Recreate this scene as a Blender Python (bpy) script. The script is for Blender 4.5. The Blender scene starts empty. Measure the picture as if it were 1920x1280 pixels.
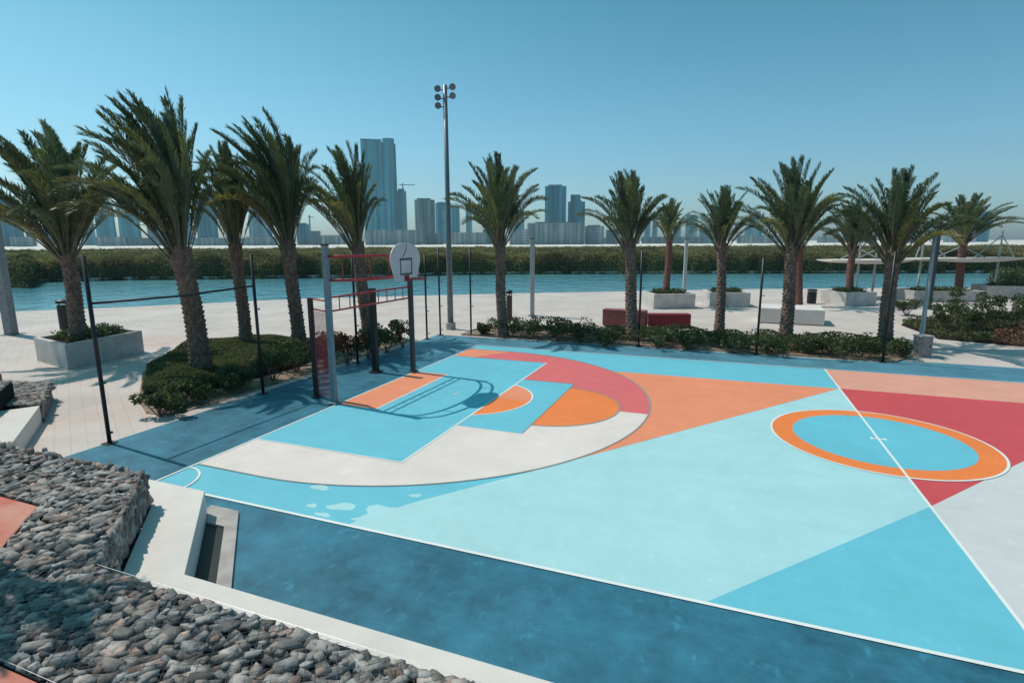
import bpy, bmesh, math, random
import numpy as np
from mathutils import Vector, Matrix, Euler, noise
random.seed(7); RS = np.random.RandomState(7)
R = math.radians
# ------------------------------------------------------------------ camera, sky, sun, exposure
F_PX, YAW, PITCH, ROLL = 1025.24, R(111.042), R(10.356), R(-0.217)
CAM = np.array([9.958, -6.699, 4.521])
fw = np.array([math.cos(PITCH)*math.cos(YAW), math.cos(PITCH)*math.sin(YAW), -math.sin(PITCH)])
rt = np.cross(fw, [0, 0, 1.0]); rt /= np.linalg.norm(rt); up = np.cross(rt, fw)
rt, up = rt*math.cos(ROLL)+up*math.sin(ROLL), -rt*math.sin(ROLL)+up*math.cos(ROLL)
scene = bpy.context.scene; COL = scene.collection
cd = bpy.data.cameras.new("camera"); cam = bpy.data.objects.new("camera", cd); COL.objects.link(cam)
cd.sensor_width = 36; cd.lens = F_PX/1920*36; cd.clip_start = 0.1; cd.clip_end = 20000
cam.matrix_world = Matrix(((rt[0], up[0], -fw[0], CAM[0]), (rt[1], up[1], -fw[1], CAM[1]), (rt[2], up[2], -fw[2], CAM[2]), (0, 0, 0, 1)))
scene.camera = cam
SUN_FROM = Vector((-2.93, 0.34, 4.46)).normalized()
world = bpy.data.worlds.new("World"); scene.world = world; world.use_nodes = True
wn = world.node_tree.nodes; wl = world.node_tree.links
sky = wn.new("ShaderNodeTexSky"); sky.sky_type = 'NISHITA'; sky.sun_disc = False
sky.sun_elevation = math.asin(SUN_FROM.z); sky.sun_rotation = math.atan2(SUN_FROM.x, SUN_FROM.y)
sky.altitude = 0; sky.air_density = 1.0; sky.dust_density = 1.6; sky.ozone_density = 1.6
tint = wn.new("ShaderNodeMix"); tint.data_type = 'RGBA'; tint.blend_type = 'MULTIPLY'; tint.inputs[0].default_value = 1
wc = wn.new("ShaderNodeTexCoord"); ws = wn.new("ShaderNodeSeparateXYZ"); wl.new(wc.outputs["Generated"], ws.inputs[0])
wr = wn.new("ShaderNodeValToRGB"); wl.new(ws.outputs[2], wr.inputs[0])          # a hazy Gulf sky: paler towards the horizon, teal above
wr.color_ramp.elements[0].position = 0.0; wr.color_ramp.elements[0].color = (.80, 1.0, 1.16, 1)
wr.color_ramp.elements[1].position = .42; wr.color_ramp.elements[1].color = (.22, .67, .63, 1)
e_ = wr.color_ramp.elements.new(.16); e_.color = (.53, .89, .94, 1)
wl.new(wr.outputs[0], tint.inputs[7])
wl.new(sky.outputs[0], tint.inputs[6]); wl.new(tint.outputs[2], wn["Background"].inputs[0])
wn["Background"].inputs[1].default_value = 0.15
sd = bpy.data.lights.new("sun", 'SUN'); sd.energy = 3.3; sd.angle = R(0.5); sd.color = (1.0, 0.925, 0.85)
so = bpy.data.objects.new("sun", sd); COL.objects.link(so); so.rotation_euler = SUN_FROM.to_track_quat('Z', 'Y').to_euler()
scene.view_settings.view_transform = 'Standard'; scene.view_settings.look = 'None'
scene.view_settings.exposure = 0.0; scene.view_settings.gamma = 1.0

# ------------------------------------------------------------------ measuring helpers (a pixel of the photograph -> a place on the ground)
def ray(px, py): return fw*F_PX + rt*(px-960) - up*(py-640)
def at(px, py, z=0.0):
    d = ray(px, py); t = (z-CAM[2])/d[2]; return Vector(CAM+d*t)
def dp(px, py, depth): return Vector(CAM+ray(px, py)*(depth/F_PX))
def depth_of(P): return float((np.array(P)-CAM) @ fw)
def height_at(P, py):
    lo, hi = -5.0, (30.0 if depth_of((P[0], P[1], 0)) < 100 else 400.0)
    for _ in range(50):
        m = (lo+hi)/2; v = np.array([P[0], P[1], m])-CAM
        y = 640-F_PX*(v @ up)/(v @ fw)
        if y > py: lo = m
        else: hi = m
    return lo

# ------------------------------------------------------------------ materials
def lin(c): return tuple(((v/255)/12.92 if v/255 <= .04045 else ((v/255+.055)/1.055)**2.4) for v in c)
def material(name, c, c2=None, scale=3.0, rough=0.7, bump=0.0, bscale=None, spec=0.5, metal=0.0, detail=6, tint_attr=False, lo=.35, hi=.65, stretch=None, tstr=.5):
    m = bpy.data.materials.new(name); m.use_nodes = True; n = m.node_tree.nodes; l = m.node_tree.links
    b = n["Principled BSDF"]; b.inputs["Roughness"].default_value = rough; b.inputs["Metallic"].default_value = metal
    b.inputs["Specular IOR Level"].default_value = spec
    tc = n.new("ShaderNodeNewGeometry"); vec = tc.outputs["Position"]
    if stretch:
        mp = n.new("ShaderNodeMapping"); mp.inputs["Scale"].default_value = stretch; l.new(vec, mp.inputs[0]); vec = mp.outputs[0]
    c2 = c2 or tuple(v*.86 for v in c)
    nz = n.new("ShaderNodeTexNoise"); nz.inputs["Scale"].default_value = scale; nz.inputs["Detail"].default_value = detail; nz.inputs["Roughness"].default_value = .6
    l.new(vec, nz.inputs["Vector"])
    mr = n.new("ShaderNodeMapRange"); mr.inputs[1].default_value = lo; mr.inputs[2].default_value = hi; l.new(nz.outputs[0], mr.inputs[0])
    mx = n.new("ShaderNodeMix"); mx.data_type = 'RGBA'; mx.inputs[6].default_value = (*c2, 1); mx.inputs[7].default_value = (*c, 1); l.new(mr.outputs[0], mx.inputs[0])
    out = mx.outputs[2]
    if tint_attr:
        at_ = n.new("ShaderNodeAttribute"); at_.attribute_name = "tint"
        mm = n.new("ShaderNodeMix"); mm.data_type = 'RGBA'; mm.blend_type = 'MULTIPLY'; mm.inputs[0].default_value = 1
        l.new(out, mm.inputs[6]); l.new(at_.outputs["Color"], mm.inputs[7]); out = mm.outputs[2]
    l.new(out, b.inputs["Base Color"])
    if bump:
        n2 = n.new("ShaderNodeTexNoise"); n2.inputs["Scale"].default_value = bscale or scale*6; n2.inputs["Detail"].default_value = 5; l.new(vec, n2.inputs["Vector"])
        bp = n.new("ShaderNodeBump"); bp.inputs["Strength"].default_value = bump; bp.inputs["Distance"].default_value = .02
        l.new(n2.outputs[0], bp.inputs["Height"]); l.new(bp.outputs[0], b.inputs["Normal"])
    m["b"] = 1
    return m

def paint(name, rgb, var=.10, rough=.62, mott=0.0):
    """Rolled acrylic court paint: broad patchiness, roller streaks, fine grain and a few scuffs."""
    c = lin(rgb)
    m = bpy.data.materials.new(name); m.use_nodes = True; n = m.node_tree.nodes; l = m.node_tree.links; b = n["Principled BSDF"]
    g = n.new("ShaderNodeNewGeometry")
    def nz(s, d, st=None, r=.6):
        t = n.new("ShaderNodeTexNoise"); t.inputs["Scale"].default_value = s; t.inputs["Detail"].default_value = d; t.inputs["Roughness"].default_value = r
        if st:
            mp = n.new("ShaderNodeMapping"); mp.inputs["Scale"].default_value = st; l.new(g.outputs["Position"], mp.inputs[0]); l.new(mp.outputs[0], t.inputs[0])
        else: l.new(g.outputs["Position"], t.inputs[0])
        return t.outputs[0]
    def math_(op, a, b_):
        t = n.new("ShaderNodeMath"); t.operation = op
        for i, v in enumerate((a, b_)):
            if isinstance(v, (int, float)): t.inputs[i].default_value = v
            else: l.new(v, t.inputs[i])
        return t.outputs[0]
    a = math_('ADD', math_('MULTIPLY', math_('SUBTRACT', nz(.35, 5), .5), 2.2*var), math_('MULTIPLY', math_('SUBTRACT', nz(1.0, 4, (.35, 3.2, 1)), .5), 1.2*var))
    a = math_('ADD', a, math_('MULTIPLY', math_('SUBTRACT', nz(70, 2), .5), .5*var))
    a = math_('ADD', a, math_('MULTIPLY', math_('SUBTRACT', nz(3.2, 7, None, .75), .5), .9*var))
    if mott:
        a = math_('ADD', a, math_('MULTIPLY', math_('SUBTRACT', nz(1.5, 9, None, .72), .5), mott*2.2))
        sp = n.new("ShaderNodeMapRange"); sp.inputs[1].default_value = .60; sp.inputs[2].default_value = .74; sp.inputs[4].default_value = mott*.8; l.new(nz(4.5, 5, (1, .6, 1), .6), sp.inputs[0]); a = math_('ADD', a, sp.outputs[0])
    f = math_('ADD', a, 1.0)
    hs = n.new("ShaderNodeVectorMath"); hs.operation = 'SCALE'; hs.inputs[0].default_value = c; l.new(f, hs.inputs[3])
    l.new(hs.outputs[0], b.inputs["Base Color"])
    rr = math_('ADD', math_('MULTIPLY', nz(1.1, 5), .3), rough-.15); l.new(rr, b.inputs["Roughness"])
    b.inputs["Specular IOR Level"].default_value = .35
    bp = n.new("ShaderNodeBump"); bp.inputs["Strength"].default_value = .12; bp.inputs["Distance"].default_value = .004
    l.new(nz(160, 3), bp.inputs["Height"]); l.new(bp.outputs[0], b.inputs["Normal"])
    return m

# ------------------------------------------------------------------ object helpers
def link(name, me, mat=None, parent=None, loc=None):
    o = bpy.data.objects.new(name, me); COL.objects.link(o)
    if mat is not None:
        for m in (mat if isinstance(mat, (list, tuple)) else [mat]): me.materials.append(m)
    if parent: o.parent = parent
    if loc is not None: o.location = loc
    return o
def tag(o, label=None, cat=None, group=None, kind=None):
    if label: o["label"] = label
    if cat: o["category"] = cat
    if group: o["group"] = group
    if kind: o["kind"] = kind
    return o
def thing(name, label, cat, loc=(0, 0, 0), rz=0.0, group=None):
    o = bpy.data.objects.new(name, None); COL.objects.link(o); o.location = loc; o.rotation_euler = (0, 0, rz); o.empty_display_size = .3
    return tag(o, label, cat, group)
class MB:
    def __init__(s): s.v = []; s.f = []; s.m = []; s.sm = False
    def add(s, vs, fs, mi=0):
        k = len(s.v); s.v += [tuple(v) for v in vs]; s.f += [tuple(i+k for i in f) for f in fs]; s.m += [mi]*len(fs); return s
    def box(s, a, b, mi=0, M=None):
        x0, y0, z0 = a; x1, y1, z1 = b
        vs = [Vector(p) for p in ((x0, y0, z0), (x1, y0, z0), (x1, y1, z0), (x0, y1, z0), (x0, y0, z1), (x1, y0, z1), (x1, y1, z1), (x0, y1, z1))]
        if M is not None: vs = [M @ v for v in vs]
        return s.add(vs, [(0, 3, 2, 1), (4, 5, 6, 7), (0, 1, 5, 4), (1, 2, 6, 5), (2, 3, 7, 6), (3, 0, 4, 7)], mi)
    def prism(s, poly, z0, z1, mi=0, bottom=True):
        n = len(poly); ar = sum(poly[i][0]*poly[(i+1) % n][1]-poly[(i+1) % n][0]*poly[i][1] for i in range(n))
        if ar < 0: poly = poly[::-1]
        vs = [(p[0], p[1], z0) for p in poly]+[(p[0], p[1], z1) for p in poly]
        fs = [tuple(range(n, 2*n))]+([tuple(range(n))[::-1]] if bottom else [])+[(i, (i+1) % n, n+(i+1) % n, n+i) for i in range(n)]
        return s.add(vs, fs, mi)
    def flat(s, poly, z, mi=0):
        if .0052 < z < .05: z = .004+(z-.004)*.38
        n = len(poly); ar = sum(poly[i][0]*poly[(i+1) % n][1]-poly[(i+1) % n][0]*poly[i][1] for i in range(n))
        if ar < 0: poly = poly[::-1]
        return s.add([(p[0], p[1], z) for p in poly], [tuple(range(n))], mi)
    def tube(s, pts, r, seg=8, mi=0, caps=True):
        pts = [Vector(p) for p in pts]; rs = r if isinstance(r, (list, tuple)) else [r]*len(pts)
        vs = []; prev = None
        for i, p in enumerate(pts):
            t = (pts[min(i+1, len(pts)-1)]-pts[max(i-1, 0)]).normalized()
            if prev is None: a = t.orthogonal().normalized()
            else: a = (prev-t*prev.dot(t)).normalized()
            prev = a; b = t.cross(a)
            for k in range(seg):
                th = 2*math.pi*k/seg; vs.append(p+(a*math.cos(th)+b*math.sin(th))*rs[i])
        fs = []
        for i in range(len(pts)-1):
            for k in range(seg):
                fs.append((i*seg+k, i*seg+(k+1) % seg, (i+1)*seg+(k+1) % seg, (i+1)*seg+k))
        if caps: fs += [tuple(range(seg))[::-1], tuple(range((len(pts)-1)*seg, len(pts)*seg))]
        return s.add(vs, fs, mi)
    def build(s, name, mat, parent=None, bevel=0, smooth=False, loc=None):
        me = bpy.data.meshes.new(name); me.from_pydata(s.v, [], s.f); me.polygons.foreach_set("material_index", s.m)
        if smooth: me.polygons.foreach_set("use_smooth", [True]*len(s.f))
        me.update(); o = link(name, me, mat, parent, loc)
        if bevel:
            bv = o.modifiers.new("bevel", 'BEVEL'); bv.width = bevel; bv.segments = 2; bv.limit_method = 'ANGLE'
        return o
def np_mesh(name, V, Fc, mat, parent=None, tintv=None, smooth=False):
    """V (n,3) vertices, Fc (m,k) faces all of k corners; tintv (m,3) a colour per face."""
    me = bpy.data.meshes.new(name); V = np.asarray(V, np.float32); Fc = np.asarray(Fc, np.int32); m, k = Fc.shape
    me.vertices.add(len(V)); me.vertices.foreach_set("co", V.ravel()); me.loops.add(m*k); me.loops.foreach_set("vertex_index", Fc.ravel())
    me.polygons.add(m); me.polygons.foreach_set("loop_start", np.arange(0, m*k, k, dtype=np.int32)); me.polygons.foreach_set("loop_total", np.full(m, k, np.int32))
    if smooth: me.polygons.foreach_set("use_smooth", np.ones(m, bool))
    if tintv is not None:
        a = me.attributes.new("tint", 'FLOAT_COLOR', 'FACE'); c = np.ones((m, 4), np.float32); c[:, :3] = tintv; a.data.foreach_set("color", c.ravel())
    me.update(calc_edges=True); me.validate(); return link(name, me, mat, parent)
def structure(o): o["kind"] = "structure"; return o

# ------------------------------------------------------------------ material set
M = {}
M['paving'] = material("beige_paving", lin((205, 193, 188)), lin((184, 172, 168)), scale=.5, rough=.75, bump=.15, bscale=60, spec=.3)
M['concrete'] = material("white_concrete", lin((228, 218, 210)), lin((216, 206, 199)), scale=1.2, rough=.8, bump=.25, bscale=70, spec=.25)
M['concrete_grey'] = material("grey_concrete", lin((192, 183, 177)), lin((166, 157, 152)), scale=3.0, rough=.85, bump=.4, bscale=50, spec=.25)
M['terracotta'] = material("terracotta_paving", lin((196, 100, 84)), lin((208, 150, 132)), scale=1.2, rough=.8, bump=.2, bscale=60, spec=.2)
M['asphalt_blue'] = None
M['soil'] = material("sandy_soil", lin((168, 146, 128)), lin((110, 92, 80)), scale=4, rough=.95, bump=.6, bscale=25, spec=.1)
M['soil_dark'] = material("dark_soil", lin((60, 48, 40)), lin((36, 30, 26)), scale=4, rough=.95, bump=.6, bscale=25, spec=.1)
M['sand'] = material("pale_sand", lin((242, 234, 226)), lin((210, 196, 184)), scale=.02, rough=.95, spec=.1)
M['sea_wall'] = material("sea_wall_stone", lin((150, 142, 136)), lin((105, 100, 96)), scale=1.5, rough=.9)
M['black_metal'] = material("black_painted_steel", (.012, .013, .014), rough=.45, scale=8)
M['grey_metal'] = material("galvanised_steel", (.22, .25, .27), (.15, .175, .19), rough=.42, metal=.35, scale=6)
M['blue_steel'] = material("blue_grey_painted_steel", (.19, .26, .29), (.13, .19, .22), rough=.4, scale=6)
M['pole_white'] = material("pale_grey_painted_steel", (.46, .47, .47), (.36, .37, .37), rough=.5, scale=5)
M['dark_grey'] = material("dark_grey_steel", (.05, .055, .06), rough=.5, scale=6)
M['red_metal'] = material("red_painted_steel", (.42, .035, .035), (.30, .03, .03), rough=.4, scale=9)
M['board_white'] = material("white_board_laminate", (.62, .62, .62), (.52, .53, .54), rough=.5, scale=5)
M['board_line'] = material("board_marking_grey", (.09, .11, .13), rough=.6)
M['cord'] = material("white_net_cord", (.6, .6, .58), rough=.8)
M['stone'] = material("grey_rubble_stone", (.37, .335, .31), (.20, .178, .165), scale=11, rough=.9, bump=.5, bscale=26, spec=.2, tint_attr=True)
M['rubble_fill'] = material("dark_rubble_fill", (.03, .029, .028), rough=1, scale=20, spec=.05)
M['wire'] = material("galvanised_gabion_wire", (.34, .35, .36), (.2, .21, .22), rough=.4, metal=.5, scale=30)
M['bark'] = material("palm_bark", (.28, .19, .15), (.12, .08, .062), scale=9, rough=.95, bump=.8, bscale=30, spec=.1, stretch=(1, 1, .5))
M['bark_red'] = material("reddish_palm_bark", (.26, .125, .10), (.13, .065, .055), scale=9, rough=.95, bump=.8, bscale=30, spec=.1)
M['frond'] = material("palm_leaflets", (.135, .175, .095), (.085, .12, .068), scale=1.5, rough=.48, spec=.45, tint_attr=True)
M['petiole'] = material("palm_petioles", (.17, .155, .09), (.10, .09, .055), scale=3, rough=.7)
M['leaf'] = material("shrub_leaves", (.095, .12, .052), (.055, .074, .034), scale=2, rough=.55, spec=.35, tint_attr=True)
M['leaf_red'] = material("reddish_shrub_leaves", (.16, .06, .04), (.07, .05, .03), scale=2, rough=.6, spec=.3, tint_attr=True)
M['grass'] = material("ground_cover_leaves", (.125, .135, .06), (.075, .085, .038), scale=.8, rough=.6, spec=.3, tint_attr=True)
M['mangrove'] = material("mangrove_leaves", (.24, .20, .10), (.13, .115, .06), scale=.08, rough=.6, spec=.3, tint_attr=True)
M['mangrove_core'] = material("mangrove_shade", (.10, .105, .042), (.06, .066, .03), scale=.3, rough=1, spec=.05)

def translucent(m, k=.35):
    n = m.node_tree.nodes; l = m.node_tree.links; b = n["Principled BSDF"]; src = b.inputs["Base Color"].links[0].from_socket
    tr = n.new("ShaderNodeBsdfTranslucent"); sc = n.new("ShaderNodeVectorMath"); sc.operation = 'MULTIPLY'; sc.inputs[1].default_value = (1.15, 1.25, .8)
    l.new(src, sc.inputs[0]); l.new(sc.outputs[0], tr.inputs[0]); mx = n.new("ShaderNodeMixShader"); mx.inputs[0].default_value = k
    l.new(b.outputs[0], mx.inputs[1]); l.new(tr.outputs[0], mx.inputs[2]); l.new(mx.outputs[0], n["Material Output"].inputs["Surface"])
for k_ in ('frond', 'leaf', 'grass', 'mangrove', 'leaf_red'): translucent(M[k_])

# ================================================================== SETTING
# ground: one beige paved sheet up to the quay edge, water, the far bank
shore = [(-220, -120), (-60, -4), (-35.1, 15.0), (-29.6, 20.1), (-22.2, 28.5), (-7.4, 38.5), (12.1, 49.6), (35.7, 60.2), (80, 82), (260, 165)]
ground_poly = shore+[(260, -160), (-220, -160)]
def paving_material():
    m = material("beige_paving_slabs", lin((214, 198, 190)), lin((194, 180, 173)), scale=.35, rough=.78, bump=.12, bscale=60, spec=.3)
    n = m.node_tree.nodes; l = m.node_tree.links; b = n["Principled BSDF"]
    src = b.inputs["Base Color"].links[0].from_socket; g = n.new("ShaderNodeNewGeometry")
    mp = n.new("ShaderNodeMapping"); mp.inputs["Rotation"].default_value = (0, 0, R(30)); l.new(g.outputs["Position"], mp.inputs[0])
    br = n.new("ShaderNodeTexBrick"); br.inputs["Scale"].default_value = 1.0; br.inputs["Brick Width"].default_value = .6; br.inputs["Row Height"].default_value = .3
    br.inputs["Mortar Size"].default_value = .008; br.inputs["Color1"].default_value = (1, 1, 1, 1); br.inputs["Color2"].default_value = (.95, .945, .94, 1); br.inputs["Mortar"].default_value = (.80, .78, .77, 1)
    l.new(mp.outputs[0], br.inputs[0])
    mm = n.new("ShaderNodeMix"); mm.data_type = 'RGBA'; mm.blend_type = 'MULTIPLY'; mm.inputs[0].default_value = 1; l.new(src, mm.inputs[6]); l.new(br.outputs[0], mm.inputs[7])
    # reddish slabs laid in loose patches
    nz = n.new("ShaderNodeTexNoise"); nz.inputs["Scale"].default_value = .16; nz.inputs["Detail"].default_value = 3; l.new(g.outputs["Position"], nz.inputs[0])
    mr = n.new("ShaderNodeMapRange"); mr.inputs[1].default_value = .58; mr.inputs[2].default_value = .72; mr.inputs[4].default_value = .55; l.new(nz.outputs[0], mr.inputs[0])
    m2 = n.new("ShaderNodeMix"); m2.data_type = 'RGBA'; m2.blend_type = 'MULTIPLY'; l.new(mr.outputs[0], m2.inputs[0]); l.new(mm.outputs[2], m2.inputs[6]); m2.inputs[7].default_value = (1, .80, .72, 1)
    l.new(m2.outputs[2], b.inputs["Base Color"]); return m
g = MB(); g.flat(ground_poly, 0.0, 0)
structure(g.build("ground", paving_material()))
g = MB()
for i in range(len(shore)-1):
    (x0, y0), (x1, y1) = shore[i], shore[i+1]
    g.add([(x0, y0, -2), (x1, y1, -2), (x1, y1, -.004), (x0, y0, -.004)], [(0, 1, 2, 3)])
structure(g.build("quay_edge", M['sea_wall']))
g = MB(); g.flat([(-2500, -600), (2500, -600), (2500, 2500), (-2500, 2500)], -1.0)
wm = material("lagoon_water", (.16, .38, .42), (.075, .27, .33), scale=.035, rough=.12, bump=0)
n = wm.node_tree.nodes; l = wm.node_tree.links
w1 = n.new("ShaderNodeTexNoise"); w1.inputs["Scale"].default_value = .55; w1.inputs["Detail"].default_value = 6; gg = n.new("ShaderNodeNewGeometry"); l.new(gg.outputs["Position"], w1.inputs[0])
bb = n.new("ShaderNodeBump"); bb.inputs["Strength"].default_value = .8; bb.inputs["Distance"].default_value = .4; l.new(w1.outputs[0], bb.inputs["Height"]); l.new(bb.outputs[0], n["Principled BSDF"].inputs["Normal"])
structure(g.build("water", wm))
fs_px = [(-160, 548), (0, 537), (52, 540), (66, 530), (120, 528), (250, 525), (450, 523), (600, 521), (700, 521), (800, 517), (880, 515), (1000, 514), (1400, 513), (1900, 512), (2080, 512)]
far_shore = [at(x, y, -1.0) for x, y in fs_px]
fs2 = [(p.x, p.y) for p in far_shore]
land = [(-2600, -100)]+[(fs2[0][0]-260, fs2[0][1]-40)]+fs2+[(fs2[-1][0]+900, fs2[-1][1]+300), (3500, 900), (3500, 9000), (-7000, 9000), (-7000, -100)]
g = MB(); g.prism(land, -1.6, -.55, bottom=False)
structure(g.build("far_bank", M['sand']))

# ---- court: surround, painted areas, lines (world metres; x along the length, y across)
L2, W, YC = 13.53, 15.0, 7.52
M['surround'] = paint("dark_blue_surround", (52, 109, 129), var=.5, rough=.5, mott=.85)
P = [paint("paint_bright_blue", (109, 190, 207), mott=.13), paint("paint_pale_aqua", (173, 214, 217), mott=.13), paint("paint_salmon_orange", (238, 144, 106), mott=.13),
     paint("paint_white", (230, 214, 206), mott=.13), paint("paint_coral_pink", (224, 108, 108), mott=.13), paint("paint_orange", (245, 132, 66), mott=.13),
     paint("paint_peach", (228, 160, 138), mott=.13), paint("paint_red", (209, 80, 84), mott=.13), paint("paint_pale_grey", (208, 206, 205), mott=.13), paint("paint_line_white", (232, 232, 228), var=.12),
     paint("paint_line_tan", (148, 150, 145), mott=.13), paint("paint_coat_pale", (150, 210, 216), mott=.13)]
g = MB(); g.flat([(-3.02, -.62), (31, -.62), (31, -2.5), (48, -2.5), (48, 17.6), (16.5, 17.6), (16.0, 17.02), (-3.02, 16.85)], .004)
g.flat([(2.2, -.62), (31, -.62), (31, -2.6), (3.9, -2.6), (3.9, -2.3)], .0044)
g.flat([(-3.0, 15.03), (47.9, 15.03), (47.9, 17.59), (16.51, 17.59), (16.0, 17.01), (-3.0, 16.84)], .0047, 1); g.flat([(-3.0, 12.9), (-.03, 12.9), (-.03, 15.0), (-3.0, 15.0)], .0047, 1)  # paler surround colour along the far side and at the far-left end
structure(g.build("court_surround", [M['surround'], paint("paler_surround", (84, 132, 150), var=.4, rough=.5, mott=.5)]))
LEN = 2*L2
def arc(cx, cy, r, a0, a1, n=64): return [(cx+r*math.cos(R(a0+(a1-a0)*i/n)), cy+r*math.sin(R(a0+(a1-a0)*i/n))) for i in range(n+1)]
AX, AR = 1.745, 6.57
def circ_y(x, s): return YC+s*math.sqrt(max(AR**2-(x-AX)**2, 0))
g = MB()
s1 = (12.2)/(13.5-4.35)                                      # slope of the aqua edge
g.flat([(0, 0), (L2, 0), (L2, W), (0, W)], .008, 0)
# pale aqua field with the lobed, splashed lower corner
blob = [(4.5, 0)]+[(at(x, y).x, at(x, y).y) for x, y in ((668, 977), (655, 972), (672, 970), (690, 962), (686, 955), (692, 948), (708, 946), (728, 951), (745, 952), (765, 945), (790, 938))]+[(5.95, 2.15)]
g.flat(blob+[(13.5, 12.2), (L2, 12.15), (L2, 0)], .012, 1)
g.flat([(10.0, 0), (13.53, 4.05), (L2, 0)], .016, 0)
g.flat([(6.95, 3.48), (13.5, 12.2), (5.6, 12.1), (5.6, 7)], .016, 2)
for cx, cy, rx, ry, rot in ((at(641, 950).x, at(641, 950).y, .26, .13, 20), (at(585, 948).x, at(585, 948).y, .10, .07, 0), (at(600, 914).x, at(600, 914).y, .20, .10, 0), (at(779, 929).x, at(779, 929).y, .11, .07, 20), (at(604, 966).x, at(604, 966).y+.02, .16, .06, 0)):
    pts = []
    for i in range(24):
        a = 2*math.pi*i/24; q = 1+.13*math.sin(3*a+cx)+.07*math.sin(5*a); x = rx*q*math.cos(a); y = ry*q*math.sin(a)
        pts.append((cx+x*math.cos(R(rot))-y*math.sin(R(rot)), max(.02, cy+x*math.sin(R(rot))+y*math.cos(R(rot)))))
    g.flat(pts, .012 if cx < 5 else .012, 1)
# big arc: white half and coral half
low = [(0, YC-AR)]+arc(AX, YC, AR, -90, 0.3, 60); hi_ = arc(AX, YC, AR, .3, 90, 60)+[(0, YC+AR)]
g.flat(low+[(0, 7.55)], .020, 3); g.flat([(0, 7.55)]+hi_, .020, 4)
g.flat([(0, 12.56), (.9, 12.56), (1.9, 14.08), (0, 14.08)], .0225, 2)
g.flat(arc(5.68, 7.55, 1.85, -90, 90, 40), .024, 5)
g.flat([(0, 2.50), (3.95, 2.50), (3.95, 12.56), (0, 12.56)], .024, 0)
g.flat([(3.95, 5.0), (5.68, 5.0), (5.68, 9.9), (3.95, 9.9)], .026, 0)
def seg_arc(r, x0, n=40):
    h = math.sqrt(r*r-(3.95-x0)**2); a = math.degrees(math.atan2(h, 3.95-x0)); return arc(x0, 7.5, r, -a, a, n)
g.flat(seg_arc(1.79, 3.2), .030, 5); g.flat([(3.96, 7.6), (5.0-.05, 7.6)]+[p for p in seg_arc(1.79, 3.2) if p[1] > 7.6], .0325, 2)
g.flat([(0.02, 5.45), (1.26, 5.45), (1.26, 9.66), (0.02, 9.66)], .030, 2)
# right half
g.flat([(L2, 0), (LEN, 0), (LEN, W), (L2, W)], .008, 8)
g.flat([(L2, 12.25), (LEN, 12.25), (LEN, W), (L2, W)], .012, 6)
g.flat([(L2, 4.05), (20.2, 12.25), (L2, 12.25)], .012, 7)
g.flat([(20.2, 12.25), (LEN, 12.25), (LEN, 4.05+ (LEN-L2)*.0)], .012, 7)
g.flat([(LEN, 2.5), (LEN-3.95, 2.5), (LEN-3.95, 12.5), (LEN, 12.5)], .016, 0)
g.flat(arc(L2, YC, 2.22, 0, 360, 96)[:-1], .032, 5); g.flat(arc(L2, YC, 1.77, 0, 360, 96)[:-1], .035, 0)
structure(g.build("court_surface", P))
# lines
g = MB()
def strip(pts, w, z, mi, closed=False):
    z = .004+(z-.004)*.38
    n = len(pts)
    vs = []
    for i, p in enumerate(pts):
        a = pts[(i-1) % n] if (closed or i) else p; b = pts[(i+1) % n] if (closed or i < n-1) else p
        tx, ty = b[0]-a[0], b[1]-a[1]; d = math.hypot(tx, ty); nx, ny = -ty/d*w/2, tx/d*w/2
        vs += [(p[0]-nx, p[1]-ny, z), (p[0]+nx, p[1]+ny, z)]
    m_ = n if closed else n-1
    g.add(vs, [(2*i, 2*((i+1) % n), 2*((i+1) % n)+1, 2*i+1) for i in range(m_)], mi)
LW = .05
strip([(-.0, -.025), (48, -.025)], .06, .038, 0); strip([(0, 0), (0, W)], LW, .040, 0); strip([(0, W), (LEN, W)], LW, .038, 0); strip([(LEN, 0), (LEN, W)], LW, .040, 0)
strip([(L2, .03), (L2, W-.03)], LW, .042, 0)
strip(arc(L2, YC, 2.24, 0, 360, 96)[:-1], LW, .038, 0, True)
strip([(L2-.13, YC+.02), (L2+.13, YC+.02)], .06, .0405, 0); strip([(L2-.14, YC-.07), (L2-.14, YC+.09)], .035, .0385, 0); strip([(L2+.14, YC-.05), (L2+.14, YC+.11)], .035, .0385, 0)
strip([(3.95, 2.48), (3.95, 12.58)], LW, .038, 0); strip([(0.03, 2.50), (3.92, 2.50)], .035, .040, 0)
strip(seg_arc(1.81, 3.2), .05, .040, 0)
strip([(1.28, 5.45), (1.28, 9.66)], .05, .038, 0)
strip([(.03, 12.56), (3.92, 12.56)], .03, .040, 1)
strip([(5.70, 5.02), (5.70, 9.9)], .03, .038, 1); strip([(3.97, 9.9), (5.68, 9.9)], .03, .040, 1)
strip(arc(5.68, 7.55, 1.87, -90, 90, 40), .045, .040, 1)
strip([(0, YC-AR)]+arc(AX, YC, AR+.02, -90, 10, 70), .04, .036, 1); strip(arc(AX, YC, AR+.02, 10, 90, 60)+[(0, YC+AR+.02)], .06, .036, 1)
strip(arc(0.02, 0.02, .75, 2, 88, 20), .045, .044, 0)
for dy in (-.09, .09): strip([(2.58, 7.6+dy), (2.72, 7.6+dy)], .045, .038, 0)
structure(g.build("court_lines", [P[9], P[10]]))

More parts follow.
